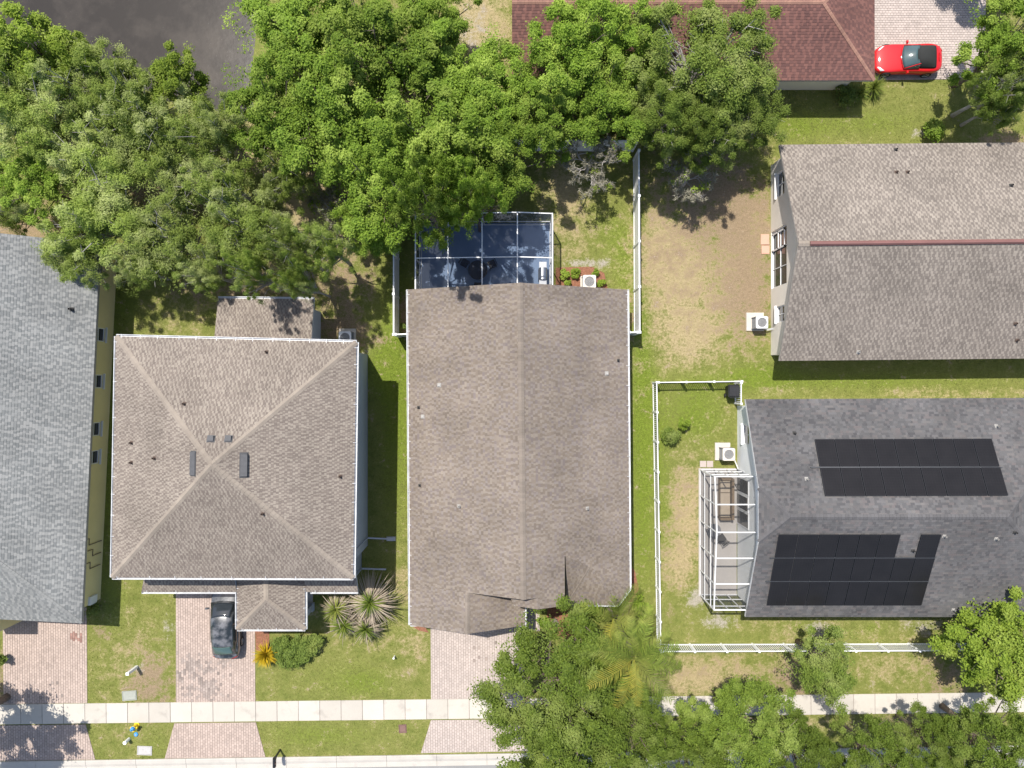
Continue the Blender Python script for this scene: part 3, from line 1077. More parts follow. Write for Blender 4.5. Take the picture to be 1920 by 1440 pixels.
# front skirt roofs, entry porch roof and rear porch roof, all one storey up
zs = 2.6
fy0, fy1 = -10.0, -12.2
zt = zs + (fy0 - fy1) * SLOPE
rB.slope('skirt_w', [V((-21.75, fy1, zs)), V((-16.15, fy1, zs)), V((-16.15, fy0, zt)), V((-20.9, fy0, zt))])
rB.slope('skirt_e', [V((-12.1, fy1 - .0, zs)), V((-9.05, fy1, zs)), V((-9.05, fy0, zt)), V((-12.1, fy0, zt))])
px0, px1, py1 = -16.12, -12.14, -14.38
pm = (px0 + px1) / 2
ph = (px1 - px0) / 2 * SLOPE
zp = zs + 0.05
rB.slope('porch_w', [V((px0, -10.0, zp)), V((px0, py1, zp)), V((pm, py1 + 2.0, zp + ph)), V((pm, -10.0, zp + ph))])
rB.slope('porch_e', [V((px1, py1, zp)), V((px1, -10.0, zp)), V((pm, -10.0, zp + ph)), V((pm, py1 + 2.0, zp + ph))])
rB.slope('porch_s', [V((px0, py1, zp)), V((px1, py1, zp)), V((pm, py1 + 2.0, zp + ph))])
rB.cap((px0, py1, zp), (pm, py1 + 2.0, zp + ph))
rB.cap((px1, py1, zp), (pm, py1 + 2.0, zp + ph))
rB.cap((pm, py1 + 2.0, zp + ph), (pm, -10.1, zp + ph))
rB.slope('rear', [V((-11.62, 4.98, zs)), V((-17.25, 5.03, zs)), V((-17.25, 1.8, zs + 0.7)), V((-11.62, 1.8, zs + 0.7))])
rB.done()
gutter(rB.obj, NW, NE, (0, 1, 0))
gutter(rB.obj, SW, SE, (0, -1, 0), strap=1.3)
gutter(rB.obj, NW, SW, (-1, 0.02, 0))
gutter(rB.obj, NE, SE, (1, 0.0, 0))
gutter(rB.obj, (-21.75, fy1, zs), (px0 - .13, fy1, zs), (0, -1, 0), strap=1.4)
gutter(rB.obj, (px1 + .3, fy1, zs), (-9.05, fy1, zs), (0, -1, 0), strap=1.0)
gutter(rB.obj, (px0, py1, zp), (px1, py1, zp), (0, -1, 0), strap=0.9)
gutter(rB.obj, (px0, -10.7, zp), (px0, py1, zp), (-1, 0, 0), strap=0.8)
gutter(rB.obj, (px1, -10.7, zp), (px1, py1, zp), (1, 0, 0), strap=0.8)
gutter(rB.obj, (-11.62, 4.98, zs), (-17.25, 5.03, zs), (0, 1, 0), strap=0.9)
rB.hood('N', 396, 823, 0.36, 0.32)
rB.hood('N', 429, 823, 0.36, 0.32)
rB.hood('W', 363, 869, 1.25, 0.30, 0.12, taper=0.95)
rB.hood('E', 457, 872, 1.25, 0.36, 0.18, taper=0.9)
for key, uu, vv in (('N', 500, 660), ('N', 346, 757), ('W', 247, 830), ('W', 290, 859), ('W', 247, 867), ('S', 493, 963), ('E', 638, 893)):
    rB.pipe(key, uu, vv, 0.05, 0.24)
wx0, wx1, wy0, wy1 = -21.2, -9.02, -10.1, 1.85
mb = MB()
opB = (wy1 - P(690, 868, 4.2).y - 0.45, wy1 - P(690, 868, 4.2).y + 0.45)
winB = (5.42, 6.62, 3.2, 4.7)
wall_plane(mb, (wx1, wy0, 0), (0, 1, 0), wy1 - wy0, 5.3, [winB])
wall_plane(mb, (wx1, wy1, 0), (-1, 0, 0), wx1 - wx0, 5.3)
wall_plane(mb, (wx0, wy1, 0), (0, -1, 0), wy1 - wy0, 5.3)
wall_plane(mb, (wx0, wy0, 0), (1, 0, 0), wx1 - wx0, 5.3)
for (x0, x1, y0, y1, hh) in ((-21.3, -16.3, -11.7, -10.1, 2.5), (-12.0, -9.4, -11.6, -10.1, 2.5)):
    mb.prism([(x0, y0), (x1, y0), (x1, y1), (x0, y1)], 0, hh)
mb.prism([(-16.9, 1.85), (-11.95, 1.85), (-11.95, 4.5), (-16.9, 4.5)], 0, 2.5)
mb.build('wall', 'stucco_grey', hB)
window(hB, (wx1, wy0, 0), (0, 1, 0), *winB, mullions=0, frame='gutter_white')
mb = MB()
for k in range(5):                           # sectional garage door leaves
    mb.box((-18.6, -11.72, 0.21 + 0.42 * k), (4.6, 0.05, 0.40))
mb.build('garage_door', 'white_paint', hB)
for x in (px0 + 0.45, px1 - 0.45):
    mb = MB()
    mb.box((x, py1 + 0.5, 1.27), (0.4, 0.4, 2.54))
    mb.box((x, py1 + 0.5, 0.12), (0.5, 0.5, 0.24))
    mb.box((x, py1 + 0.5, 2.46), (0.5, 0.5, 0.14))
    mb.build('porch_column', 'stucco_grey', hB)
mb = MB()
mb.box(((px0 + px1) / 2, (py1 - 10.1) / 2, 0.06), (px1 - px0 - 0.6, -10.1 - py1 - 0.3, 0.12))
mb.build('porch_floor', 'concrete_pad', hB)
for y0, x1 in ((-9.55, -7.75), (-11.45, -7.85)):      # downspouts and their splash elbows on the east wall
    mb = MB()
    zt_ = 5.2 if y0 > -10 else 2.4
    xw = wx1 + 0.06 if y0 > -10 else -9.34
    mb.bar((xw, y0, zt_), (xw, y0, 0.3), 0.09, 0.07)
    mb.bar((xw, y0, 0.32), (x1, y0 - 0.1, 0.12), 0.09, 0.07)
    if y0 > -10:
        mb.box((x1 + 0.2, y0 - 0.12, 0.06), (0.6, 0.28, 0.1), top=0.8)
    mb.build('downspout', 'stucco_grey', hB)  # white downspouts in grey: the shadow over them is put into the colour

# ---------------------------------------------------------------- centre house with the long gable roof
hC = thing('house', 'centre house with a long brown gable roof and three small front gables', 'house', (0.4, -4, 0))
ZC, ZR = 2.7, 5.4
rC = Roof(hC, 'gutter_taupe', ['sh_brown', 'sh_brown_dark'], 'cap_brown', 0.14, (0.08, 0.20), (0.08, 0.20), 0.4, seed=300)


def xl(y):                                   # west eave, ridge and east eave drift slightly eastwards going south
    return -6.09 + (5.53 - y) * 0.0066


def xr(y):
    return 0.44 + (5.53 - y) * 0.0110


def xe(y):
    return 6.75 + (5.53 - y) * 0.0080


yN, yM, yG, yEn, yB = 5.53, -11.78, -14.12, -12.42, -9.65


def zl(x, y):
    return ZC + (x - xl(y)) / (xr(y) - xl(y)) * (ZR - ZC)


def zr(x, y):
    return ZR - (x - xr(y)) / (xe(y) - xr(y)) * (ZR - ZC)


gx = -2.52
gz = zl(gx, yG)
rC.slope('L', [V((xl(yN), yN, ZC)), V((xl(yM), yM, ZC)), V((xr(yM), yM, ZR)), V((xr(yN), yN, ZR))])
rC.slope('L2', [V((xl(yM), yM, ZC)), V((xl(yG), yG, ZC)), V((gx, yG, gz)), V((gx, yM, zl(gx, yM)))])
gxe = 0.74
gze = gz - (gxe - gx) * SLOPE
rC.slope('G', [V((gxe, yG, gze)), V((gxe, -12.95, gze)), V((gx + 1.9, yM + 0.02, gz - 1.9 * SLOPE)), V((gx, yM, gz)), V((gx, yG, gz))])
rC.slope('R', [V((xe(yB), yB, ZC)), V((xe(yN), yN, ZC)), V((xr(yN), yN, ZR)), V((xr(yB), yB, ZR))], 0, 1)
sx = 2.95
e0, e1 = V((xe(yB), yB, ZC)), V((xe(yN), yN, ZC))


def slope_with_eave(roof, key, pts, e0, e1):
    pts = [V(p) for p in pts]
    deck(roof.d, pts)
    roof.seed += 1
    shingles(roof.s, pts, e0, e1, seed=roof.seed, **roof.k)
    roof.planes[key] = (pts[0], newell(pts))


slope_with_eave(rC, 'R2', [V((xr(yB), yB, ZR)), V((xr(yM), yM, ZR)), V((sx, yM, zr(sx, yM))), V((sx, yB, zr(sx, yB)))], V((sx, yM, zr(sx, yM))), V((sx, yB, zr(sx, yB))))
ex = 1.42
slope_with_eave(rC, 'R3', [V((ex, yM, zr(ex, yM))), V((ex, yEn, zr(ex, yEn))), V((sx, yEn, zr(sx, yEn))), V((sx, yM, zr(sx, yM)))], V((sx, yEn, zr(sx, yEn))), V((sx, yM, zr(sx, yM))))
ez = zr(ex, yEn)
el = 0.12
slope_with_eave(rC, 'En', [V((ex, yM, ez)), V((ex, yEn, ez)), V((el, yEn + .03, ez - (ex - el) * SLOPE)), V((el - .3, yM, ez - (ex - el + .3) * SLOPE))],
                V((el, yM, ez - (ex - el) * SLOPE)), V((el, yEn, ez - (ex - el) * SLOPE)))
ap = V((4.42, -10.42, zr(4.42, -10.42)))
yFb = -12.94
b1, b2, b3 = V((3.16, yFb, ZC)), V((6.22, yFb, ZC)), V((xe(-12.02), -12.02, ZC))
slope_with_eave(rC, 'R4', [V((sx, yB, zr(sx, yB))), ap, b3, V((xe(yB), yB, ZC))], b3, V((xe(yB), yB, ZC)))
slope_with_eave(rC, 'Bw', [V((sx + .06, yB, zr(sx, yB))), b1, ap], b1, b2)
slope_with_eave(rC, 'Bs', [b1, b2, ap], b1, b2)
slope_with_eave(rC, 'Bc', [b2, b3, ap], b2, b3)
rC.cap((xr(yM), yM, ZR), (xr(yN), yN, ZR), w=0.16, step=0.15)
rC.cap((gx, yG, gz), (gx, yM, gz), w=0.13)
rC.cap(b1, ap, w=0.12)
rC.done()
gutter(rC.obj, (xl(yN), yN, ZC), (xl(yG), yG, ZC), (-1, 0, 0), w=0.11, strap=0.85)
gutter(rC.obj, (xe(yN), yN, ZC), tuple(b3), (1, 0, 0), w=0.11, strap=0.85)
gutter(rC.obj, b3, b2, (0.82, -0.56, 0), w=0.1, strap=2.0)
gutter(rC.obj, b2, b1, (0, -1, 0), w=0.1, strap=0.9)
gutter(rC.obj, (gxe, -13.0, gze), (gxe, yG, gze), (1, 0, 0), w=0.1, strap=2.0)
gutter(rC.obj, (gxe + .1, yG + .02, gze), (gxe - 1.0, yG + .02, gze), (0, -1, 0), w=0.1, strap=2.0)
gutter(rC.obj, (xl(yG), yG + .02, ZC), (xl(yG) + 1.2, yG + .02, ZC), (0, -1, 0), w=0.1, strap=2.0)
rC.hood('L', 824, 722, 0.18, 0.18, 0.12, 'vent_light')
rC.hood('L', 793, 781, 0.17, 0.17, 0.11, 'vent_light')
rC.hood('R', 1137, 700, 0.19, 0.18, 0.12, 'vent_light')
rC.pipe('L', 785, 764, 0.04, 0.2, 'dark_metal')
rC.pipe('L', 861, 949, 0.05, 0.25, 'vent_light')
rC.pipe('L', 787, 910, 0.03, 0.2, 'dark_metal')
rC.pipe('R', 1159, 676, 0.04, 0.2, 'dark_metal')
rC.pipe('R', 1101, 953, 0.05, 0.25, 'vent_light')
cx0, cx1, cy0, cy1 = -5.5, 6.3, -11.4, 5.1
mb = MB()
hw = (cx1 - cx0) / 2
wall_plane(mb, (cx1, cy1, 0), (-1, 0, 0), cx1 - cx0, 2.62, gable=(hw, 2.62 + hw * SLOPE))
wall_plane(mb, (cx0, cy1, 0), (0, -1, 0), cy1 + 13.7, 2.62)
wall_plane(mb, (cx1, -11.9, 0), (0, 1, 0), cy1 + 11.9, 2.62)
wall_plane(mb, (cx0, cy0, 0), (1, 0, 0), 8.4, 2.62)
mb.face([(cx0, cy0, 2.62), (2.9, cy0, 2.62), (2.9, cy0, 4.1), (.6, cy0, 5.1)])
wall_plane(mb, (cx0, -13.7, 0), (1, 0, 0), 5.8, 2.62, gable=(2.95, 2.62 + 2.95 * SLOPE))
wall_plane(mb, (0.3, -13.7, 0), (0, 1, 0), 2.4, 2.62)
wall_plane(mb, (sx - .06, -12.3, 2.3), (0, 1, 0), 2.6, 1.6)
wall_plane(mb, (0.3, -12.1, 2.3), (1, 0, 0), 2.6, 1.9)
for pl in ([(3.5, -12.5), (6.0, -12.5), (6.3, -11.9), (6.3, -11.0), (3.5, -11.0)],):
    mb.prism(pl, 0, 2.62)
mb.build('wall', 'stucco_tan', hC)
mb = MB()
for k in range(5):
    mb.box((-2.6, -13.73, 0.21 + 0.42 * k), (4.9, 0.05, 0.40))
mb.build('garage_door', 'white_paint', hC)
mb = MB()
mb.box((2.0, -11.45, 1.03), (0.95, 0.06, 2.06))
mb.box((2.0, -11.49, 1.45), (0.5, 0.03, 0.9))
d_ = mb.build('front_door', 'dark_metal', hC)

# ---------------------------------------------------------------- house with the red ridge flashing (upper right)
hD = thing('house', 'beige house with a taupe gable roof and a dull red ridge strip', 'house', (24, 7.7, 0))
rD = Roof(hD, 'gutter_taupe', ['sh_stone', 'sh_stone_dark'], 'cap_taupe', 0.155, (0.10, 0.16), (0.10, 0.18), 0.4, seed=400, pitch=.27, duty=.55)
xD0, xD1 = 15.66, 36.0
tD = 0.0095
nD0, nD1 = V((xD0, 14.00, 2.7)), V((xD1, 14.00 + (xD1 - xD0) * tD, 2.7))
sD0, sD1 = V((xD0, 1.36, 2.7)), V((xD1, 1.36 + (xD1 - xD0) * tD, 2.7))
rD0, rD1 = (nD0 + sD0) / 2, (nD1 + sD1) / 2
rD0.z = rD1.z = 2.7 + 6.32 * SLOPE
rD.slope('N', [nD1, nD0, rD0, rD1])
rD.slope('S', [sD0, sD1, rD1, rD0])
rD.cap(rD0, rD0 + V((0.7, 0, 0)), w=0.16)
rD.done()
mb = MB()
a_, b_ = rD0 + V((0.62, 0, 0.05)), rD1 + V((0, 0, 0.05))
mb.raw([a_ + V((0, -.13, -.03)), a_ + V((0, -.05, .06)), a_ + V((0, .05, .06)), a_ + V((0, .13, -.03)),
        b_ + V((0, -.13, -.03)), b_ + V((0, -.05, .06)), b_ + V((0, .05, .06)), b_ + V((0, .13, -.03))],
       [(0, 4, 5, 1)[::-1], (1, 5, 6, 2)[::-1], (2, 6, 7, 3)[::-1], (0, 1, 2, 3)])
mb.build('ridge_strip', 'copper_red', rD.obj, local=True)
for key, uu, vv, mt in (('N', 1680, 323, 'vent_brown'), ('N', 1701, 323, 'vent_brown'), ('N', 1895, 348, 'dark_metal'), ('N', 1679, 281, 'dark_metal'),
                        ('S', 1609, 660, 'vent_light'), ('S', 1903, 607, 'vent_brown'), ('S', 1906, 638, 'vent_brown')):
    rD.pipe(key, uu, vv, 0.055, 0.2, mt)
wD = 16.18
yD0, yD1 = 1.80, 13.62
LD = yD1 - yD0


def dY(v, z):                                # distance from the north corner of a wall point seen in row v at height z
    return yD1 - P(1460, v, z).y


opD = [(dY(321, 1.5), dY(367, 1.5), 0.9, 2.1), (dY(428, 1.2), dY(537, 1.2), 0.06, 2.45), (dY(573, 1.5), dY(604, 1.5), 0.9, 2.1)]
mb = MB()
wall_plane(mb, (wD, yD1, 0), (0, -1, 0), LD, 2.7, opD, 0.14, gable=(LD / 2, 2.7 + LD / 2 * SLOPE))
wall_plane(mb, (wD, yD0, 0), (1, 0, 0), 19, 2.64)
wall_plane(mb, (wD + 19, yD1, 0), (-1, 0, 0), 19, 2.64)
mb.build('wall', 'stucco_beige', hD)
window(hD, (wD, yD1, 0), (0, -1, 0), *opD[0], depth=0.14, mullions=1, rails=0)
window(hD, (wD, yD1, 0), (0, -1, 0), *opD[2], depth=0.14, mullions=1, rails=0)
window(hD, (wD, yD1, 0), (0, -1, 0), *opD[1], depth=0.14, mullions=2, rails=1, sill=False, name='screen_wall')
xo0, xo1 = opD[1][0] + 0.15, opD[1][0] + 1.25
mb = MB()
for (xa, xb, za, zb) in ((xo0, xo0 + .09, .08, 2.05), (xo1 - .09, xo1, .08, 2.05), (xo0, xo1, 1.96, 2.05), (xo0, xo1, .08, .2), (xo0, xo1, 1.0, 1.1)):
    mb.box((wD + 0.05, yD1 - (xa + xb) / 2, (za + zb) / 2), (0.05, xb - xa, zb - za))
mb.build('screen_door', 'white_paint', hD)

# ---------------------------------------------------------------- charcoal-roofed house with the solar panels
hE = thing('house', 'pale house with a dark charcoal roof carrying solar panels', 'house', (23, -7.3, 0))
rE = Roof(hE, 'gutter_white', ['sh_char', 'sh_char_dark'], 'cap_char', 0.14, (0.12, 0.28), (0.12, 0.30), 0.5, seed=500)
yEn_, yEs = -0.90, -13.63
xE0 = 13.66
xE1 = 33.5
midE = (yEn_ + yEs) / 2
hE_ = (yEn_ - yEs) / 2
zE = 2.7 + hE_ * SLOPE
clip = 1.5
zc_ = zE - clip * SLOPE
jN, jS, rE0 = V((xE0 + .05, midE + clip, zc_)), V((xE0 + .05, midE - clip, zc_)), V((xE0 + .05 + clip, midE, zE))
rE1 = V((27.1, midE, zE))
rE.slope('N', [V((xE1, yEn_ + .1, 2.7)), V((xE0, yEn_, 2.7)), jN, rE0, rE1])
rE.slope('S', [V((xE0, yEs, 2.7)), V((xE1, yEs, 2.7)), rE1, rE0, jS])
rE.slope('J', [jN, jS, rE0])
rE.slope('E', [V((xE1, yEs, 2.7)), V((xE1, yEn_ + .1, 2.7)), rE1])
rE.cap(rE0, rE1, w=0.15)
rE.cap(jN, rE0, w=0.13)
rE.cap(jS, rE0, w=0.13)
rE.cap((xE1, yEs, 2.7), rE1)
rE.cap((xE1, yEn_, 2.7), rE1)
rE.done()
for key, uu, vv, mt in (('N', 1489, 812, 'dark_metal'), ('N', 1512, 898, 'vent_light'), ('N', 1868, 799, 'vent_light'), ('S', 1770, 1005, 'vent_light'),
                        ('S', 1867, 1010, 'vent_light'), ('S', 1902, 998, 'dark_metal'), ('S', 1711, 1032, 'dark_metal'), ('S', 1787, 1143, 'vent_light')):
    rE.pipe(key, uu, vv, 0.05, 0.24, mt)
wE = 14.08
yW1, yW0 = -1.35, -13.2
opE = [(1.1, 2.3, 1.0, 2.1)]
mb = MB()
wall_plane(mb, (wE, yW1, 0), (0, -1, 0), yW1 - yW0, 2.7, opE, gable=None)
hw = (yW1 - yW0) / 2
p4 = [V((wE, yW1, 2.7)), V((wE, yW0, 2.7)), V((wE, midE - clip, zc_ - .2)), V((wE, midE + clip, zc_ - .2))]
mb.face(p4)
wall_plane(mb, (wE, yW0, 0), (1, 0, 0), 18.9, 2.62)
wall_plane(mb, (wE + 18.9, yW1, 0), (-1, 0, 0), 18.9, 2.62)
mb.build('wall', 'stucco_pale', hE)
window(hE, (wE, yW1, 0), (0, -1, 0), *opE[0], mullions=1, rails=0)
mb = MB()                                    # sliding door to the screened patio
for k in range(3):
    y = -6.2 - 1.0 * k
    mb.box((wE - 0.02 - 0.02 * (k % 2), y, 1.08), (0.05, 0.98, 2.1))
sd_ = mb.build('sliding_door', 'white_paint', hE)
mb = MB()
for k in range(3):
    mb.box((wE - 0.035 - 0.02 * (k % 2), -6.2 - 1.0 * k, 1.1), (0.04, 0.8, 1.86))
mb.build('pane', 'glass_dark', sd_, local=True)

# solar arrays, each panel its own piece
pan_m, nt, b_s, _o = _nodes('solar_cells')
geo = nt.nodes.new('ShaderNodeNewGeometry')
tc = nt.nodes.new('ShaderNodeTexCoord')
sep = nt.nodes.new('ShaderNodeSeparateXYZ')
nt.links.new(tc.outputs['Object'], sep.inputs[0])
cell = 0.156


def _lines(out_):
    f = _math(nt, 'FRACT', _math(nt, 'DIVIDE', out_, cell))
    return _math(nt, 'LESS_THAN', _math(nt, 'ABSOLUTE', _math(nt, 'SUBTRACT', f, 0.5)), 0.03)


ln = _math(nt, 'MAXIMUM', _lines(sep.outputs['X']), _lines(sep.outputs['Y']))
cc = _mix(nt, _noise(nt, geo.outputs['Position'], 1.2), (0.010, 0.0092, 0.0095), (0.018, 0.0165, 0.0168))
cc = _mix(nt, _math(nt, 'MULTIPLY', ln, 0.25), cc, (0.04, 0.04, 0.042))
nt.links.new(cc, b_s.inputs['Base Color'])
b_s.inputs['Roughness'].default_value = 0.3
b_s.inputs['Specular IOR Level'].default_value = 0.22
MATS['solar_cells'] = pan_m
mat('panel_frame', (0.018, 0.018, 0.02), 0.45, 0.1, 4.0)
mat('rail_metal', (0.12, 0.12, 0.12), 0.4, 0.1, 4.0, metal=0.5)


def solar_array(label, key, rows, loc_u, loc_v):
    """rows: list of lists of (left px, right px) measured along the row's own low edge; panels lie 10 cm above the shingles"""
    p0, n = rE.planes[key]
    up = (V((0, 0, 1)) - n * n.z).normalized()
    t = up.cross(n).normalized()
    if t.x < 0:
        t = -t
    base = p0 + n * 0.11
    root = thing('solar_array', label, 'solar panels', (on_plane(loc_u, loc_v, base, n)))
    rot = Matrix((t, up if t.cross(up).dot(n) > 0 else -up, n)).transposed().to_euler()
    cache = {}
    for (u0, u1, v_lo, v_hi, cols, skip) in rows:
        A, B = on_plane(u0, v_lo, base, n), on_plane(u1, v_lo, base, n)
        C = on_plane((u0 + u1) / 2, v_hi, base, n)
        hgt = abs((C - A).dot(up))
        wid = (B - A).dot(t) / cols
        for c in range(cols):
            if c in skip:
                continue
            ctr = A + t * wid * (c + 0.5) + up * ((C - A).dot(up) / 2)
            key2 = (round(wid, 3), round(hgt, 3))
            if key2 not in cache:
                w, h = wid - 0.042, hgt - 0.03
                mbf = MB()
                for (cx_, cy_, sx_, sy_) in ((0, h / 2 - .015, w, .03), (0, -h / 2 + .015, w, .03), (w / 2 - .015, 0, .03, h - .06), (-w / 2 + .015, 0, .03, h - .06)):
                    mbf.box((cx_, cy_, 0), (sx_, sy_, 0.04))
                mbc = MB()
                mbc.box((0, 0, 0.002), (w - .055, h - .055, 0.03))
                cache[key2] = (mbf.mesh('panel_frame', 'panel_frame'), mbc.mesh('cells', 'solar_cells'))
            o = put('panel', cache[key2][0], root, True)
            o.location = ctr - root.location
            o.rotation_euler = rot
            q = put('cells', cache[key2][1], o, True)
    return root, base, n, up, t


arr1 = solar_array('two-row rectangular solar array nearer the picket fence gate, no panel missing', 'N',
                   [(1527, 1860, 823, 875.5, 9, ()), (1537, 1876, 876.5, 930, 9, ())], 1700, 876)
arr2 = solar_array('three-row solar array with a one-panel gap in its top row', 'S',
                   [(1437, 1728, 1135, 1090, 8, ()), (1444, 1741, 1090, 1046, 8, ()), (1452, 1753, 1046, 1002, 8, (6,))], 1590, 1070)
for (root, base, n, up, t), segs in ((arr1, [((1520, 876), (1880, 876))]), (arr2, [((1436, 1090), (1742, 1090)), ((1444, 1046), (1755, 1046))])):
    for (ua, va), (ub, vb) in segs:
        mb = MB()
        A, B = on_plane(ua, va, base, n), on_plane(ub, vb, base, n)
        mb.bar(A + n * -0.01, B + n * -0.01, 0.05, 0.05, up=n)
        mb.build('mounting_rail', 'rail_metal', root)

# ---------------------------------------------------------------- red-brown roofed house at the top
hF = thing('house', 'cream house with a red-brown shingle roof beside the red car', 'house', (11, 21.5, 0))
rF = Roof(hF, 'gutter_taupe', ['sh_red', 'sh_red_dark'], 'cap_red', 0.15, (0.12, 0.30), (0.10, 0.22), 0.35, seed=600)
ySf, yNf, xWf, xEf = 17.78, 25.2, 0.0, 21.22
hF_ = (yNf - ySf) / 2
zF = 2.7 + hF_ * SLOPE
rw, re_ = V((xWf, ySf + hF_, zF)), V((xEf - hF_, ySf + hF_, zF))
rF.slope('S', [V((xWf, ySf, 2.7)), V((xEf, ySf, 2.7)), re_, rw])
rF.slope('N', [V((xEf, yNf, 2.7)), V((xWf, yNf, 2.7)), rw, re_])
rF.slope('E', [V((xEf, ySf, 2.7)), V((xEf, yNf, 2.7)), re_])
rF.cap((xEf, ySf, 2.7), re_, w=0.10, drop=.03)
rF.cap((xEf, yNf, 2.7), re_, w=0.15)
rF.cap(re_, rw, w=0.11)
rF.done()
mb = MB()
wall_plane(mb, (0.5, 18.38, 0), (1, 0, 0), 20.1, 2.62)
wall_plane(mb, (20.6, 18.38, 0), (0, 1, 0), 6.2, 2.62)
wall_plane(mb, (20.6, 24.6, 0), (-1, 0, 0), 20.1, 2.62)
wall_plane(mb, (0.5, 24.6, 0), (0, -1, 0), 6.2, 2.62, gable=(3.1, 2.62 + 3.1 * SLOPE))
mb.build('wall', 'stucco_cream', hF)
mb = MB()
for k in range(5):
    mb.box((20.64, 21.6, 0.21 + 0.42 * k), (0.05, 4.8, 0.40))
mb.build('garage_door', 'white_paint', hF)


# ================================================================== SCREENED PATIOS
screen_mat('screen_dark', (0.025, 0.036, 0.060), 0.30)
screen_mat('screen_grey', (0.06, 0.06, 0.06), 0.26)


def patio_C():
    x0, x1, y0, y1 = -5.65, 2.36, 5.12, 9.94
    xs = [x0, -3.73, -1.74, 0.31, x1]

    def zt(x):
        return 2.72 + (0.42 * (x - x0) / (0.31 - x0) if x < 0.31 else 0.42 - 0.3 * (x - 0.31) / (x1 - 0.31))
    r = thing('screen_enclosure', 'dark screened patio cage with white beams under the leafy trees', 'patio enclosure', (-1.6, 7.5, 0))
    ym = 7.36
    for k, x in enumerate(xs):
        mb = MB()
        w = 0.07 if k in (0, 4) else 0.06
        mb.bar((x, y0, zt(x)), (x, y1 - .04, zt(x)), w, 0.1)
        mb.build('beam', 'white_paint', r)
        mb = MB()
        mb.bar((x, y1, 0.03), (x, y1, zt(x) + .05), 0.06, 0.06)
        mb.build('post', 'white_paint', r)
    for y in (y0 + .9, ym):
        for x in (x0, x1):
            mb = MB()
            mb.bar((x, y, 0.03), (x, y, zt(x) - .05), 0.055, 0.055)
            mb.build('post', 'white_paint', r)
    for y in (ym, y1):
        mb = MB()
        for a, b in zip(xs[:-1], xs[1:]):
            mb.bar((a + .035, y, zt(a) + .005), (b - .035, y, zt(b) + .005), 0.055, 0.08)
        mb.build('cross_beam', 'white_paint', r)
    for z in (0.06, 0.9):
        mb = MB()
        mb.bar((x0, y1, z), (x1, y1, z), 0.05, 0.06)
        mb.bar((x0, y0, z), (x0, y1 - .03, z), 0.05, 0.06)
        mb.bar((x1, y0, z), (x1, y1 - .03, z), 0.05, 0.06)
        mb.build('rail', 'white_paint', r)
    for a, b in zip(xs[:-1], xs[1:]):
        for ya, yb in ((y0, ym), (ym, y1)):
            mb = MB()
            mb.face([(a, ya, zt(a) + .02), (b, ya, zt(b) + .02), (b, yb, zt(b) + .02), (a, yb, zt(a) + .02)])
            mb.build('screen', 'screen_dark', r)
        mb = MB()
        mb.face([(a, y1 + .01, 0.05), (b, y1 + .01, 0.05), (b, y1 + .01, zt(b)), (a, y1 + .01, zt(a))])
        mb.build('screen', 'screen_dark', r)
    for x in (x0, x1):
        mb = MB()
        mb.face([(x, y0, .05), (x, y1, .05), (x, y1, zt(x)), (x, y0, zt(x))])
        mb.build('screen', 'screen_dark', r)
    mb = MB()
    mb.prism([(x0 - .1, y0 - .02), (x1 + .1, y0 - .02), (x1 + .1, y1 + .1), (x0 - .1, y1 + .1)], -0.02, 0.05)
    mb.build('floor_slab', 'deck_blue', r)


def patio_E():
    x0, x1, y0, y1 = 11.76, 14.05, -13.15, -5.36
    ys = [y1, -6.95, -8.52, -10.06, -11.6, y0]

    def zt(y):
        return 2.9 + 0.55 * max(0, 1 - abs(y + 8.3) / 4.2)
    r = thing('screen_enclosure', 'white framed screen patio with a pale floor beside the charcoal roof', 'patio enclosure', (12.9, -9.3, 0))
    for y in ys:
        mb = MB()
        mb.bar((x0 + .05, y, zt(y)), (x1 - (0.45 if y < -12.5 else 0), y, zt(y)), 0.058, 0.11)
        mb.build('beam', 'white_paint', r)
        mb = MB()
        mb.bar((x0, y, 0.03), (x0, y, zt(y) + .06), 0.06, 0.06)
        mb.build('post', 'white_paint', r)
    mb = MB()
    for a, b in zip(ys[:-1], ys[1:]):
        mb.bar((x0, a - .035, zt(a) + .02), (x0, b + .035, zt(b) + .02), 0.062, 0.1)
    mb.build('eave_beam', 'white_paint', r)
    for z in (0.06, 1.0, 2.25):
        mb = MB()
        mb.bar((x0, y0, z), (x0, y1, z), 0.05, 0.055)
        mb.bar((x0, y0, z), (x1 - .02, y0, z), 0.05, 0.05)
        mb.bar((x0, y1, z), (x1 - .02, y1, z), 0.05, 0.05)
        mb.build('rail', 'white_paint', r)
    for x in (12.6, 13.4):
        for y in (y0, y1):
            mb = MB()
            mb.bar((x, y, 0.03), (x, y, zt(y) - .06), 0.05, 0.05)
            mb.build('post', 'white_paint', r)
    for a, b in zip(ys[:-1], ys[1:]):
        mb = MB()
        mb.face([(x0, a, zt(a) + .03), (x0, b, zt(b) + .03), (x1, b, zt(b) + .03), (x1, a, zt(a) + .03)])
        mb.build('screen', 'screen_grey', r)
        mb = MB()
        mb.face([(x0 - .01, a, 0.05), (x0 - .01, b, 0.05), (x0 - .01, b, zt(b)), (x0 - .01, a, zt(a))])
        mb.build('screen', 'screen_dark', r)
    for y in (y0, y1):
        mb = MB()
        mb.face([(x0, y, .05), (x1, y, .05), (x1, y, zt(y)), (x0, y, zt(y))])
        mb.build('screen', 'screen_dark', r)
    mb = MB()
    mb.prism([(x0 - .1, y0 - .1), (x1 - .02, y0 - .1), (x1 - .02, y1 + .1), (x0 - .1, y1 + .1)], -0.02, 0.04)
    mb.build('floor_slab', 'deck_pale', r)


patio_C()
patio_E()

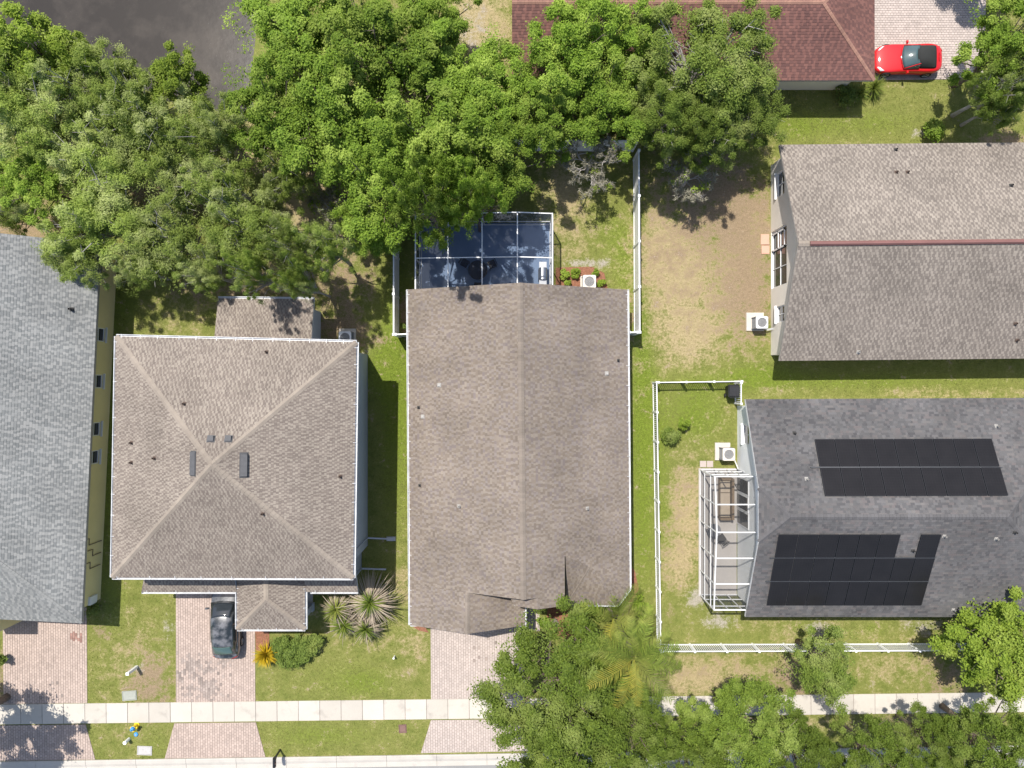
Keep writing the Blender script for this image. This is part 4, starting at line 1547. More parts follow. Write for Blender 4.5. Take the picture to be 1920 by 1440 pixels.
mat('wicker', (0.17, 0.12, 0.075), 0.8, 0.2, 8.0, fine=0.25, fscale=45, bump=0.6, bscale=60)
mat('cushion_tan', (0.34, 0.28, 0.21), 0.9, 0.1, 3.0, fine=0.08, bump=0.2)
mat('table_grey', (0.16, 0.16, 0.165), 0.35, 0.1, 3.0)
mat('steel', (0.55, 0.56, 0.57), 0.28, 0.08, 3.0, metal=0.9)


def sofa(label, loc, rz, L=2.6, D=0.78):
    r = thing('patio_sofa', label, 'sofa', loc, rz)
    mb = MB()
    mb.box((0, 0, 0.19), (L, D, 0.30))
    for x in (-L / 2 + .1, L / 2 - .1):
        for y in (-D / 2 + .1, D / 2 - .1):
            mb.box((x, y, 0.02), (0.08, 0.08, 0.04))
    mb.build('base', 'wicker', r, local=True)
    mb = MB()
    mb.box((0, D / 2 - 0.07, 0.56), (L, 0.14, 0.44), top=0.96)
    mb.build('backrest', 'wicker', r, local=True)
    for s in (-1, 1):
        mb = MB()
        mb.box((s * (L / 2 - 0.07), -0.07, 0.46), (0.14, D - 0.14, 0.24))
        mb.build('armrest', 'wicker', r, local=True)
    n = 3
    for k in range(n):
        mb = MB()
        mb.box((-L / 2 + .16 + (L - .32) * (k + .5) / n, -0.07, 0.40), ((L - .32) / n - .02, D - .18, 0.12), top=0.95)
        mb.build('cushion', 'cushion_tan', r, local=True)


def round_table(label, loc, R, top='table_grey', h=0.72):
    r = thing('patio_table', label, 'table', loc)
    mb = MB()
    mb.lathe((0, 0, 0), [(R * .97, h - .03), (R, h - .015), (R * .98, h)], 28)
    mb.build('table_top', top, r, local=True, smooth=False)
    mb = MB()
    mb.lathe((0, 0, 0), [(0.035, 0.04), (0.03, h - .03)], 10)
    mb.build('pedestal', 'dark_metal', r, local=True)
    for k in range(4):
        mb = MB()
        a = k * math.pi / 2 + .3
        mb.tube([(0, 0, 0.12), (math.cos(a) * R * .4, math.sin(a) * R * .4, 0.08), (math.cos(a) * R * .7, math.sin(a) * R * .7, 0.015)], 0.018, 6)
        mb.build('foot', 'dark_metal', r, local=True)


def chair(label, loc, rz, material='dark_metal', group=None):
    r = thing('patio_chair', label, 'chair', loc, rz, group)
    mb = MB()
    mb.box((0, 0, 0.43), (0.48, 0.46, 0.04))
    mb.build('seat', material, r, local=True)
    mb = MB()
    for k in range(5):
        mb.box((-.18 + .09 * k, 0.235 + .03, 0.68), (0.05, 0.02, 0.44))
    mb.bar((-.24, 0.27, 0.91), (.24, 0.27, 0.91), 0.03, 0.04)
    mb.build('backrest', material, r, local=True)
    for sx_ in (-1, 1):
        for sy_ in (-1, 1):
            mb = MB()
            mb.bar((sx_ * .22, sy_ * .21, 0.41), (sx_ * .24, sy_ * .24, 0), 0.025, 0.025)
            mb.build('leg', material, r, local=True)


sofa('brown wicker sofa against the white house wall inside the white framed patio', (13.25, -7.1, 0.04), -math.pi / 2)
round_table('round grey table standing on the pale screened patio floor', (12.42, -9.0, 0.04), 0.42)
chair('single dark chair beside the round grey patio table', (12.95, -9.55, 0.04), R_(215))
round_table('dark round table under the dark screened cage', (-2.1, 7.0, 0.05), 0.6, 'black_plastic')
for k, (a_, lb) in enumerate(((25, 'dark patio chair east of the dark round table in the cage'), (150, 'dark patio chair north-west of the dark round table in the cage'), (270, 'dark patio chair on the roof side of the dark round table'))):
    chair(lb, (-2.1 + .95 * math.cos(R_(a_)), 7.0 + .95 * math.sin(R_(a_)), 0.05), R_(a_ - 90), 'black_plastic', 'chairs in the dark screened cage')
g = thing('grill', 'stainless barbecue grill in the corner of the dark screened cage', 'grill', P(1018, 513, 0.9).xy.to_3d() + V((0, 0, 0.05)))
mb = MB()
mb.box((0, 0, 0.42), (0.52, 0.7, 0.74))
mb.build('cabinet', 'dark_metal', g, local=True)
mb = MB()
mb.raw([(0.24 * math.cos(t), y, 0.80 + 0.22 * math.sin(t)) for y in (-.36, .36) for t in [math.pi * k / 8 for k in range(9)]],
       [(k, k + 1, k + 10, k + 9)[::-1] for k in range(8)] + [tuple(range(9)), tuple(range(17, 8, -1))])
mb.build('lid', 'steel', g, local=True)
mb = MB()
for s in (-1, 1):
    mb.box((0, s * .55, 0.79), (0.45, 0.36, 0.04))
mb.build('side_shelf', 'steel', g, local=True)


# ================================================================== FENCES
def privacy_fence(label, a, b, h=1.83, panel=2.45):
    a, b = V((a.x, a.y, 0)), V((b.x, b.y, 0))
    d = b - a
    L = d.length
    d.normalize()
    n = max(1, round(L / panel))
    pl = L / n
    rz = math.atan2(d.y, d.x)
    r = thing('privacy_fence', label, 'fence', a, rz, 'white vinyl privacy fence runs')
    mb = MB()
    mb.box((0, 0, h / 2 + .02), (0.125, 0.125, h + .04))
    post_me = mb.mesh('post', 'white_vinyl')
    mb = MB()
    mb.box((0, 0, h + .055), (0.15, 0.15, 0.03))
    mb.box((0, 0, h + .09), (0.13, 0.13, 0.05), top=0.15)
    cap_me = mb.mesh('post_cap', 'white_vinyl')
    mb = MB()
    w = pl - 0.125
    mb.box((pl / 2, 0, h - .05), (w, 0.075, 0.12))
    mb.box((pl / 2, 0, .14), (w, 0.075, 0.14))
    k = int(w / 0.2)
    for i in range(k):
        mb.box((0.0625 + w * (i + .5) / k, 0, h / 2 + .05), (w / k - 0.008, 0.03, h - .32))
    pan_me = mb.mesh('panel', 'white_vinyl')
    for i in range(n + 1):
        o = put('post', post_me, r, True)
        o.location = (pl * i, 0, 0)
        put('post_cap', cap_me, o, True)
        if i < n:
            o = put('panel', pan_me, r, True)
            o.location = (pl * i, 0, 0)


hf = 1.83
privacy_fence('long white solid fence running up the yard beside the dead-twig tree', P(1199.5, 623, hf), P(1198, 282, hf))
privacy_fence('short white solid fence closing the gap beside the brown roof and bare lawn', P(1199, 623, hf) + V((-.1, 0, 0)), P(1180, 623, hf), panel=0.9)
privacy_fence('white solid fence in the shade left of the dark screened cage', P(738, 627, hf), P(738, 400, hf))
privacy_fence('short white solid fence stub between the brown roof and the grey wall house', P(738.5, 627, hf) + V((.1, 0, 0)), P(769, 626, hf), panel=1.0)
privacy_fence('white solid fence across the back under the bright green trees', P(1195, 264, hf), P(760, 262, hf))


def picket_fence(label, a, b, h=1.24, bay=1.9, sp=0.118, group='white picket fence runs', end=True):
    a, b = V((a.x, a.y, 0)), V((b.x, b.y, 0))
    d = b - a
    L = d.length
    d.normalize()
    r = thing('picket_fence', label, 'fence', a, math.atan2(d.y, d.x), group)
    n = max(1, round(L / bay))
    pl = L / n
    mb = MB()
    mb.box((0, 0, h / 2 + .02), (0.10, 0.10, h + .04))
    post_me = mb.mesh('post', 'white_vinyl')
    mb = MB()
    mb.box((0, 0, h + .05), (0.125, 0.125, 0.03))
    mb.box((0, 0, h + .08), (0.11, 0.11, 0.04), top=0.15)
    cap_me = mb.mesh('post_cap', 'white_vinyl')
    mb = MB()
    mb.box((0, 0, h / 2 + .02), (0.042, 0.024, h - .14))
    pk = mb.mesh('picket', 'white_vinyl')
    mb = MB()
    mb.box((pl / 2, 0, 0), (pl - .1, 0.05, 0.08))
    rail_me = mb.mesh('rail', 'white_vinyl')
    for i in range(n + (1 if end else 0)):
        o = put('post', post_me, r, True)
        o.location = (pl * i, 0, 0)
        put('post_cap', cap_me, o, True)
    m = int((pl - .1) / sp)
    for i in range(n):
        for z in (0.12, h - .05):
            o = put('rail', rail_me, r, True)
            o.location = (pl * i, 0, z)
        for k in range(m):
            o = put('picket', pk, r, True)
            o.location = (pl * i + 0.05 + (pl - .1) * (k + .5) / m, 0, 0)


hp = 1.24
cNW, cSW = P(1231.5, 717, hp), P(1239.5, 1222, hp)
picket_fence('white picket fence running the length of the narrow side yard', cNW, cSW)
picket_fence('short white picket fence at the head of the yard by the black bin', cNW + V((.1, .0, 0)), P(1391, 715, hp))
picket_fence('white picket fence along the street side, partly under a small tree', cSW + V((.1, 0, 0)), P(1846, 1220, hp))
picket_fence('stub of white picket fence joining the pale house wall', P(1390, 718, hp), P(1390, 757, hp))


# ================================================================== AIR CONDITIONERS, BIN, SMALL YARD THINGS
mat('ac_grey', (0.20, 0.20, 0.20), 0.5, 0.1, 5.0)
mat('ac_top', (0.62, 0.63, 0.64), 0.45, 0.06, 5.0)
mat('ac_beige', (0.58, 0.54, 0.47), 0.5, 0.06, 5.0)
mat('ac_fan', (0.30, 0.30, 0.30), 0.4, 0.1, 5.0)


def ac_unit(label, loc, rz, s=0.76, h=0.82, top='ac_top', pad=(1.05, 1.05), pad_off=(-.05, .1), lines=None):
    r = thing('air_conditioner', label, 'air conditioner', loc, rz, 'outdoor condenser units')
    mb = MB()
    mb.box((pad_off[0], pad_off[1], 0.05), (pad[0], pad[1], 0.1), top=0.98)
    mb.build('pad', 'concrete_pad', r, local=True)
    mb = MB()
    mb.box((0, 0, 0.1 + h / 2), (s - .06, s - .06, h - .04))
    for k in range(9):
        z = 0.17 + (h - .12) * k / 8
        for (cx_, cy_, sx_, sy_) in ((0, s / 2 - .03, s - .02, .03), (0, -s / 2 + .03, s - .02, .03), (s / 2 - .03, 0, .03, s - .02), (-s / 2 + .03, 0, .03, s - .02)):
            mb.box((cx_, cy_, z), (sx_, sy_, 0.03))
    for sx_ in (-1, 1):
        for sy_ in (-1, 1):
            mb.box((sx_ * (s / 2 - .02), sy_ * (s / 2 - .02), 0.1 + h / 2), (0.05, 0.05, h))
    mb.build('cabinet', 'ac_grey', r, local=True)
    # top sheet with a round fan opening
    mb = MB()
    n = 32
    z = 0.1 + h
    ri = s * 0.40
    ring, sq = [], []
    for k in range(n):
        t = 2 * math.pi * k / n + math.pi / n
        c, s_ = math.cos(t), math.sin(t)
        f = (s / 2 + .01) / max(abs(c), abs(s_))
        ring.append((ri * c, ri * s_, z + .03))
        sq.append((f * c, f * s_, z + .015))
    low = [(x, y, z - .05) for x, y, _ in sq]
    inn = [(x, y, z - .12) for x, y, _ in ring]
    mb.raw(ring + sq + low + inn, [(k, n + k, n + (k + 1) % n, (k + 1) % n) for k in range(n)] +
           [(n + k, 2 * n + k, 2 * n + (k + 1) % n, n + (k + 1) % n) for k in range(n)] + [(3 * n + k, k, (k + 1) % n, 3 * n + (k + 1) % n) for k in range(n)])
    t_ = mb.build('top_panel', top, r, local=True)
    mb = MB()
    for k in range(4):
        a = k * math.pi / 2 + 0.4
        p = [V((math.cos(a + x) * rr, math.sin(a + x) * rr, z - .06 + zz)) for rr, x, zz in ((.06, -.4, 0), (ri * .93, -.35, .02), (ri * .93, .35, -.03), (.06, .4, 0))]
        mb.face(p)
        mb.face([q - V((0, 0, .008)) for q in p[::-1]])
    mb.lathe((0, 0, z - .1), [(.07, 0), (.075, .05), (.05, .075)], 12)
    mb.build('fan', 'ac_top', r, local=True)
    mb = MB()
    for rr in (0.35, 0.6, 0.85):
        R2 = ri * rr
        mb.tube([(R2 * math.cos(2 * math.pi * k / 20), R2 * math.sin(2 * math.pi * k / 20), z + .02) for k in range(21)], 0.006, 4, cap=False)
    for k in range(8):
        a = k * math.pi / 4
        mb.tube([(0, 0, z + .03), (ri * math.cos(a), ri * math.sin(a), z + .02)], 0.006, 4)
    mb.build('fan_guard', 'ac_fan', t_, local=True)
    if lines:
        mb = MB()
        for k in range(2):
            pts = [V(p) + V((0, -.06 * k, 0)) for p in lines]
            mb.tube(pts, 0.025 - .008 * k, 7)
        mb.build('refrigerant_line', 'gutter_white', r, local=True)


ac_unit('grey condenser unit on a pad by the beige house wall', P(1428.5, 604.5, .9).xy.to_3d(), 0, 0.72, lines=[(.3, -.3, .4), (.55, -.38, .35), (.75, -.34, .3), (.95, -.30, .5)], pad=(1.1, 1.15), pad_off=(-.12, .12))
ac_unit('condenser unit on a pad beside the white framed patio', P(1366.5, 852, .9).xy.to_3d(), 0, 0.74, top='ac_beige', pad=(0.95, 1.1), pad_off=(-.12, .1), lines=[(.3, -.3, .5), (.5, -.4, .5), (.7, -.9, .5), (.8, -1.0, 1.3)])
ac_unit('beige condenser unit in the mulch bed behind the brown roof', P(1105, 528, .9).xy.to_3d(), 0, 0.78, top='ac_beige', pad=(.95, .95), pad_off=(0, 0))
ac_unit('condenser unit tucked behind the hip roof corner', P(647, 633, .9).xy.to_3d(), 0, 0.74)

bin_ = thing('wheelie_bin', 'black wheeled bin inside the picket fence corner', 'bin', P(1372.5, 733, .6).xy.to_3d(), R_(180))
mb = MB()
mb.raw([(-.25, -.26, .08), (.25, -.26, .08), (.25, .26, .08), (-.25, .26, .08), (-.31, -.36, .98), (.31, -.36, .98), (.31, .34, .98), (-.31, .34, .98)],
       [(3, 2, 1, 0), (0, 1, 5, 4), (1, 2, 6, 5), (2, 3, 7, 6), (3, 0, 4, 7)])
mb.box((0, -.01, .96), (.68, .76, .05))
mb.build('body', 'black_plastic', bin_, local=True)
mb = MB()
mb.raw([(-.33, -.38, .99), (.33, -.38, .99), (.33, .36, .99), (-.33, .36, .99), (-.27, -.30, 1.07), (.27, -.30, 1.07), (.27, .30, 1.05), (-.27, .30, 1.05)],
       [(4, 5, 6, 7), (0, 1, 5, 4), (1, 2, 6, 5), (2, 3, 7, 6), (3, 0, 4, 7)])
for x in (-.13, .13):
    mb.box((x, 0, 1.075), (.03, .5, .02))
mb.build('lid', 'black_plastic', bin_, local=True)
mb = MB()
mb.tube([(-.26, .42, .95), (.26, .42, .95)], 0.02, 8)
mb.bar((-.2, .34, .95), (-.2, .43, .95), .03, .03)
mb.bar((.2, .34, .95), (.2, .43, .95), .03, .03)
mb.build('handle', 'black_plastic', bin_, local=True)
for x in (-.3, .3):
    mb = MB()
    mb.tube([(x - .03, .28, .12), (x + .03, .28, .12)], 0.12, 14)
    mb.build('wheel', 'black_plastic', bin_, local=True)

mat('hydrant_yellow', (0.72, 0.50, 0.02), 0.45, 0.08, 6.0)
mat('hydrant_blue', (0.06, 0.26, 0.55), 0.45, 0.08, 6.0)
mat('cover_grey', (0.29, 0.30, 0.26), 0.8, 0.08, 4.0, fine=0.08)
mat('cover_pale', (0.40, 0.385, 0.37), 0.8, 0.06, 4.0, fine=0.06)
mat('cover_brown', (0.17, 0.10, 0.085), 0.8, 0.12, 4.0, fine=0.1)
mat('mailbox_black', (0.018, 0.018, 0.02), 0.35, 0.1, 5.0)

hy = thing('fire_hydrant', 'yellow fire hydrant with a blue bonnet on the street verge', 'hydrant', P(257, 1359))
mb = MB()
mb.lathe((0, 0, 0), [(.17, 0), (.17, .05), (.12, .06), (.11, .42), (.15, .43), (.15, .48)], 16)
mb.build('barrel', 'hydrant_yellow', hy, local=True, smooth=False)
mb = MB()
mb.lathe((0, 0, 0), [(.14, .48), (.13, .56), (.10, .63), (.05, .67), (.035, .68), (.035, .73)], 16)
mb.build('bonnet', 'hydrant_blue', hy, local=True)
for a_, rr in ((0, .055), (math.pi, .055), (-math.pi / 2, .075)):
    mb = MB()
    c, s = math.cos(a_), math.sin(a_)
    mb.tube([(c * .08, s * .08, .36), (c * .19, s * .19, .36), (c * .19, s * .19, .36), (c * .22, s * .22, .36)], [rr, rr, rr * 1.25, rr * 1.25], 10)
    mb.build('outlet_cap', 'hydrant_yellow', hy, local=True)
mk = thing('valve_marker', 'small blue marker beside the yellow hydrant', 'marker', P(255.5, 1376.5))
mb = MB()
mb.lathe((0, 0, 0), [(.13, 0), (.13, .05), (.11, .07)], 14)
mb.build('base', 'hydrant_blue', mk, local=True)
mb = MB()
mb.lathe((0, 0, 0), [(.05, .07), (.05, .085)], 10)
mb.build('lid', 'cover_grey', mk, local=True)


def post(label, loc, w, h, rz=0, name='marker_post', round_=False):
    r = thing(name, label, 'post', loc, rz)
    mb = MB()
    if round_:
        mb.lathe((0, 0, 0), [(w / 2, 0), (w / 2, h - .02)], 14)
    else:
        mb.box((0, 0, (h - .04) / 2), (w, w, h - .04))
    mb.build('shaft', 'white_vinyl', r, local=True)
    mb = MB()
    if round_:
        mb.lathe((0, 0, 0), [(w / 2 + .012, h - .03), (w / 2 + .012, h), (w / 4, h + .03)], 14)
    else:
        mb.box((0, 0, h - .02), (w + .03, w + .03, .04))
        mb.box((0, 0, h + .02), (w + .01, w + .01, .04), top=.3)
    mb.build('cap', 'white_vinyl', r, local=True)


post('tall white post on the lawn between the two left driveways', P(257, 1250), 0.15, 1.1)
post('short white post on the verge by the yellow hydrant', P(242, 1385.5), 0.2, 0.5, round_=True)
post('small white pipe standing on the lawn near the spiky palms', P(740, 1230), 0.1, 0.4, name='cleanout_pipe', round_=True)
for lb, uv, sz, mt, rz in (('grey-green utility cover in the lawn above the pavement', (243, 1304), (.82, .52), 'cover_grey', R_(4)),
                           ('pale utility cover in the verge near the kerb', (271.5, 1407), (.84, .48), 'cover_pale', R_(-2)),
                           ('square brown drain cover in the verge grass', (755, 1366), (.40, .44), 'cover_brown', R_(3))):
    c = P(*uv)
    r = thing('utility_cover', lb, 'cover', c, rz)
    mb = MB()
    for (cx_, cy_, sx_, sy_) in ((0, sz[1] / 2 + .02, sz[0] + .08, .04), (0, -sz[1] / 2 - .02, sz[0] + .08, .04), (sz[0] / 2 + .02, 0, .04, sz[1]), (-sz[0] / 2 - .02, 0, .04, sz[1])):
        mb.box((cx_, cy_, .015), (sx_, sy_, .05))
    mb.build('rim', mt, r, local=True)
    mb = MB()
    mb.box((0, 0, .015), (sz[0] - .02, sz[1] - .02, .04), top=.98)
    mb.box((0, sz[1] * .32, .036), (.1, .03, .006))
    mb.build('lid', mt, r, local=True)

mbx = thing('mailbox', 'black mailbox on a black post at the kerb', 'mailbox', P(525.5, 1405.5))
mb = MB()
mb.box((0, 0, .5), (.09, .09, 1.0))
mb.bar((0, 0, .62), (0, -.3, .93), .05, .05)
mb.box((0, -.22, .96), (.12, .62, .05))
mb.build('post', 'mailbox_black', mbx, local=True)
mb = MB()
pr = [(-.09, .985), (-.09, 1.10)] + [(-.09 * math.cos(math.pi * k / 8), 1.10 + .09 * math.sin(math.pi * k / 8)) for k in range(1, 8)] + [(.09, 1.10), (.09, .985)]
n = len(pr)
mb.raw([(x, y, z) for y in (.06, -.50) for x, z in pr], [(k, (k + 1) % n, n + (k + 1) % n, n + k) for k in range(n)] + [tuple(range(n))[::-1], tuple(range(n, 2 * n))])
mb.build('box', 'mailbox_black', mbx, local=True)
mb = MB()
mb.box((.1, -.2, 1.13), (.012, .03, .16))
mb.box((.1, -.22, 1.19), (.012, .09, .05))
mb.build('flag', 'copper_red', mbx, local=True)

# stepping stones
for u_, v_, w_, h_, mt, lb in ((1318, 870, 12, 12, 'paver_pale', 'pale stepping slab at the patio cage corner, fence side'), (1331, 870, 12, 12, 'paver_pale', 'pale stepping slab at the patio cage corner, house side'),
                               (1434, 449, 16, 20, 'brick_paver', 'red stepping slab outside the beige house screen door'), (1435, 468.5, 15, 16, 'brick_paver', 'orange stepping slab outside the beige house, below the red one')):
    c = P(u_, v_)
    mb = MB()
    mb.box((0, 0, .02), (w_ / 30, h_ / 30, .05), top=.96)
    o = mb.build('stepping_stone', mt)
    o.location = c
    tag(o, lb, 'stepping stone', 'stepping slabs')


# ================================================================== CARS
def grid_patch(mb, rows, mi=0):
    n, m = len(rows), len(rows[0])
    i0 = len(mb.v)
    for r in rows:
        mb.v.extend(tuple(p) for p in r)
    for i in range(n - 1):
        for j in range(m - 1):
            a = i0 + i * m + j
            mb.f.append((a, a + 1, a + m + 1, a + m))
            mb.m.append(mi)


def patch(c00, c10, c11, c01, nu=10, nv=6, bulge=(0, 0, 0), bow=(0, 0, 0)):
    """curved panel: corners c00-c10 (one edge) and c01-c11 (other), bulge lifts the middle, bow bends every u-line"""
    c00, c10, c11, c01, bulge, bow = map(V, (c00, c10, c11, c01, bulge, bow))
    rows = []
    for j in range(nv + 1):
        t = j / nv
        row = []
        for i in range(nu + 1):
            s = i / nu
            p = (c00 * (1 - s) + c10 * s) * (1 - t) + (c01 * (1 - s) + c11 * s) * t
            row.append(p + bulge * (16 * s * (1 - s) * t * (1 - t)) + bow * (4 * s * (1 - s)))
        rows.append(row)
    return rows


def loft_body(stations):
    """stations: (x, half width, z bottom, z shoulder, z top centre)"""
    rows = []
    for x, w, zb, zs_, zt_ in stations:
        half = [(0, zb), (w * .55, zb), (w * .9, zb + .02), (w * .985, zb + .12), (w, zb + (zs_ - zb) * .55), (w * .985, zs_ - .06), (w * .93, zs_ + .0), (w * .8, zs_ + (zt_ - zs_) * .45), (w * .45, zt_ - (zt_ - zs_) * .12), (0, zt_)]
        ring = [V((x, y, z)) for y, z in half] + [V((x, -y, z)) for y, z in half[-2:0:-1]]
        rows.append(ring)
    mb = MB()
    m = len(rows[0])
    i0 = 0
    for r in rows:
        mb.v.extend(tuple(p) for p in r)
    for i in range(len(rows) - 1):
        for j in range(m):
            a, b = i * m + j, i * m + (j + 1) % m
            mb.f.append((a, b, b + m, a + m))
            mb.m.append(0)
    mb.f.append(tuple(range(m - 1, -1, -1)))
    mb.f.append(tuple((len(rows) - 1) * m + j for j in range(m)))
    mb.m += [0, 0]
    return mb


def subsurf(o, lv=2):
    md = o.modifiers.new('smooth', 'SUBSURF')
    md.levels = md.render_levels = lv


def solid(o, th=0.012):
    md = o.modifiers.new('thick', 'SOLIDIFY')
    md.thickness = th
    md.offset = 1.0


mat('tyre', (0.02, 0.02, 0.02), 0.85, 0.1, 10)
mat('rim', (0.55, 0.55, 0.56), 0.3, 0.05, 10, metal=0.8)
mat('lamp_clear', (0.62, 0.62, 0.62), 0.15, 0.05, 10, spec=0.6)
mat('lamp_red', (0.35, 0.01, 0.01), 0.2, 0.05, 10, spec=0.6)
mat('paint_red', (0.50, 0.007, 0.010), 0.6, 0.02, 2.0, coat=1.0, spec=0.2)
mat('paint_dark', (0.016, 0.020, 0.021), 0.3, 0.05, 2.0, coat=0.9, spec=0.5, col2=(0.13, 0.13, 0.135), c2lo=0.42, c2hi=0.62, c2scale=2.2)
mat('soft_top', (0.024, 0.025, 0.024), 0.9, 0.08, 3.0, fine=0.08, bump=0.2)
mat('glass_teal', (0.05, 0.085, 0.09), 0.08, 0.25, 1.5, spec=0.7)
mat('glass_green', (0.055, 0.095, 0.085), 0.08, 0.15, 1.5, spec=0.7)
mat('chrome', (0.7, 0.7, 0.7), 0.15, 0.03, 3.0, metal=1.0)


def wheel(root, x, y, r=0.31, w=0.21):
    s = 1 if y > 0 else -1
    mb = MB()
    n = 24
    prof = [(r * .66, -w / 2), (r * .93, -w / 2), (r, -w / 2 + .03), (r, w / 2 - .03), (r * .93, w / 2), (r * .66, w / 2)]
    for k in range(n):
        pass
    vs, fs = [], []
    for k in range(n):
        t = 2 * math.pi * k / n
        for pr_, py in prof:
            vs.append((x + pr_ * math.cos(t), y + py, r + pr_ * math.sin(t)))
    m = len(prof)
    for k in range(n):
        for j in range(m):
            a, b = k * m + j, k * m + (j + 1) % m
            c, d = ((k + 1) % n) * m + (j + 1) % m, ((k + 1) % n) * m + j
            fs.append((a, b, c, d))
    mb.raw(vs, fs)
    t_ = mb.build('wheel', 'tyre', root, local=True)
    mb = MB()
    yo = y + s * (w / 2 - .015)
    mb.tube([(x, yo - s * .02, r), (x, yo, r)], .07, 12)
    for k in range(5):
        a = 2 * math.pi * k / 5 + .3
        mb.bar((x, yo - s * .01, r), (x + math.cos(a) * r * .66, yo - s * .01, r + math.sin(a) * r * .66), .05, .02, up=V((0, 1, 0)))
    pts = [(x + r * .64 * math.cos(2 * math.pi * k / 20), yo - s * .01, r + r * .64 * math.sin(2 * math.pi * k / 20)) for k in range(21)]
    mb.tube(pts, .022, 6, cap=False)
    mb.build('rim', 'rim', t_, local=True)


def roadster():
    c = thing('car', 'red two-seat roadster with a black soft top on the paved drive', 'car', (24.42, 20.02, 0.03), math.pi)
    b = loft_body([(2.06, .38, .33, .42, .46), (2.02, .58, .24, .48, .53), (1.86, .75, .19, .56, .61), (1.6, .85, .17, .64, .70), (1.25, .88, .17, .71, .77), (.85, .88, .17, .75, .83), (.4, .86, .17, .78, .87),
                   (-.1, .86, .17, .80, .87), (-.6, .87, .17, .82, .88), (-1.0, .90, .17, .83, .89), (-1.4, .89, .19, .82, .90), (-1.72, .81, .22, .78, .87), (-1.92, .68, .28, .72, .82), (-2.03, .48, .36, .62, .70)])
    o = b.build('body', 'paint_red', c, smooth=True, local=True)
    subsurf(o)
    mb = MB()
    grid_patch(mb, patch((.42, -.70, .86), (.42, .70, .86), (-.40, .56, 1.20), (-.40, -.56, 1.20), 12, 6, (0, 0, .04), (.16, 0, .03)))
    o = mb.build('windshield', 'glass_teal', c, smooth=True, local=True)
    solid(o)
    mb = MB()
    fr = [V((.42 + .16 * (1 - (y / .72) ** 2) + .02, y, .865 + .03 * (1 - (y / .72) ** 2))) for y in [-.72 + .12 * k for k in range(13)]]
    mb.tube(fr, .022, 6)
    tp = [V((-.42 + .16 * (1 - (y / .58) ** 2), y, 1.215 + .03 * (1 - (y / .58) ** 2))) for y in [-.57 + .095 * k for k in range(13)]]
    mb.tube([fr[0], tp[0]], .028, 6)
    mb.tube([fr[-1], tp[-1]], .028, 6)
    mb.build('windshield_frame', 'paint_red', c, smooth=True, local=True)
    # soft top: arch stations from the header to the rear deck
    st = [(-.36, .66, .86, 1.235), (-.62, .69, .86, 1.26), (-.9, .70, .86, 1.25), (-1.15, .70, .87, 1.17), (-1.36, .69, .88, 1.04), (-1.52, .64, .88, .925)]
    rows = []
    for x, w, zb, zt_ in st:
        bw = .16 if x > -.5 else 0
        rows.append([V((x + bw * (1 - (q * q)), w * q * (1 if abs(q) > .85 else 1), zb + (zt_ - zb) * min(1.0, (1 - abs(q) ** 4) * 1.0))) for q in [-1, -.93, -.8, -.6, -.3, 0, .3, .6, .8, .93, 1]])
    mb = MB()
    grid_patch(mb, rows)
    o = mb.build('soft_top', 'soft_top', c, smooth=True, local=True)
    solid(o, .02)
    for s in (-1, 1):
        mb = MB()
        grid_patch(mb, patch((.38, s * .74, .84), (-.45, s * .73, .86), (-.42, s * .64, 1.12), (-.36, s * .62, 1.16), 6, 4))
        o = mb.build('side_window', 'glass_teal', c, smooth=True, local=True)
        solid(o)
        mb = MB()
        mb.box((.22, s * .93, .86), (.12, .20, .11), top=.7)
        mb.bar((.22, s * .80, .80), (.22, s * .88, .84), .05, .04)
        mb.build('mirror', 'paint_red', c, local=True)
        mb = MB()
        grid_patch(mb, patch((1.98, s * .42, .50), (1.74, s * .76, .56), (1.52, s * .76, .68), (1.80, s * .50, .605), 6, 4, (.02, 0, .03)))
        o = mb.build('headlight', 'lamp_clear', c, smooth=True, local=True)
        solid(o)
        mb = MB()
        grid_patch(mb, patch((-2.0, s * .40, .62), (-1.80, s * .74, .62), (-1.78, s * .74, .74), (-1.98, s * .42, .74), 5, 3, (-.03, 0, 0)))
        o = mb.build('taillight', 'lamp_red', c, smooth=True, local=True)
        solid(o, .02)
        for x in (1.28, -1.22):
            wheel(c, x, s * .80)
    mb = MB()
    mb.box((2.03, 0, .40), (.06, .5, .1))
    mb.build('grille', 'black_plastic', c, local=True)
    mb = MB()
    for s in (-.02, .35):
        mb.bar((.50, s - .5, .875), (.55, s + .1, .90), .02, .012)
    mb.build('wiper', 'black_plastic', c, local=True)
    mb = MB()
    mb.bar((-1.72, -.25, .905), (-1.72, .25, .905), .05, .02)
    mb.build('brake_light', 'lamp_red', c, local=True)


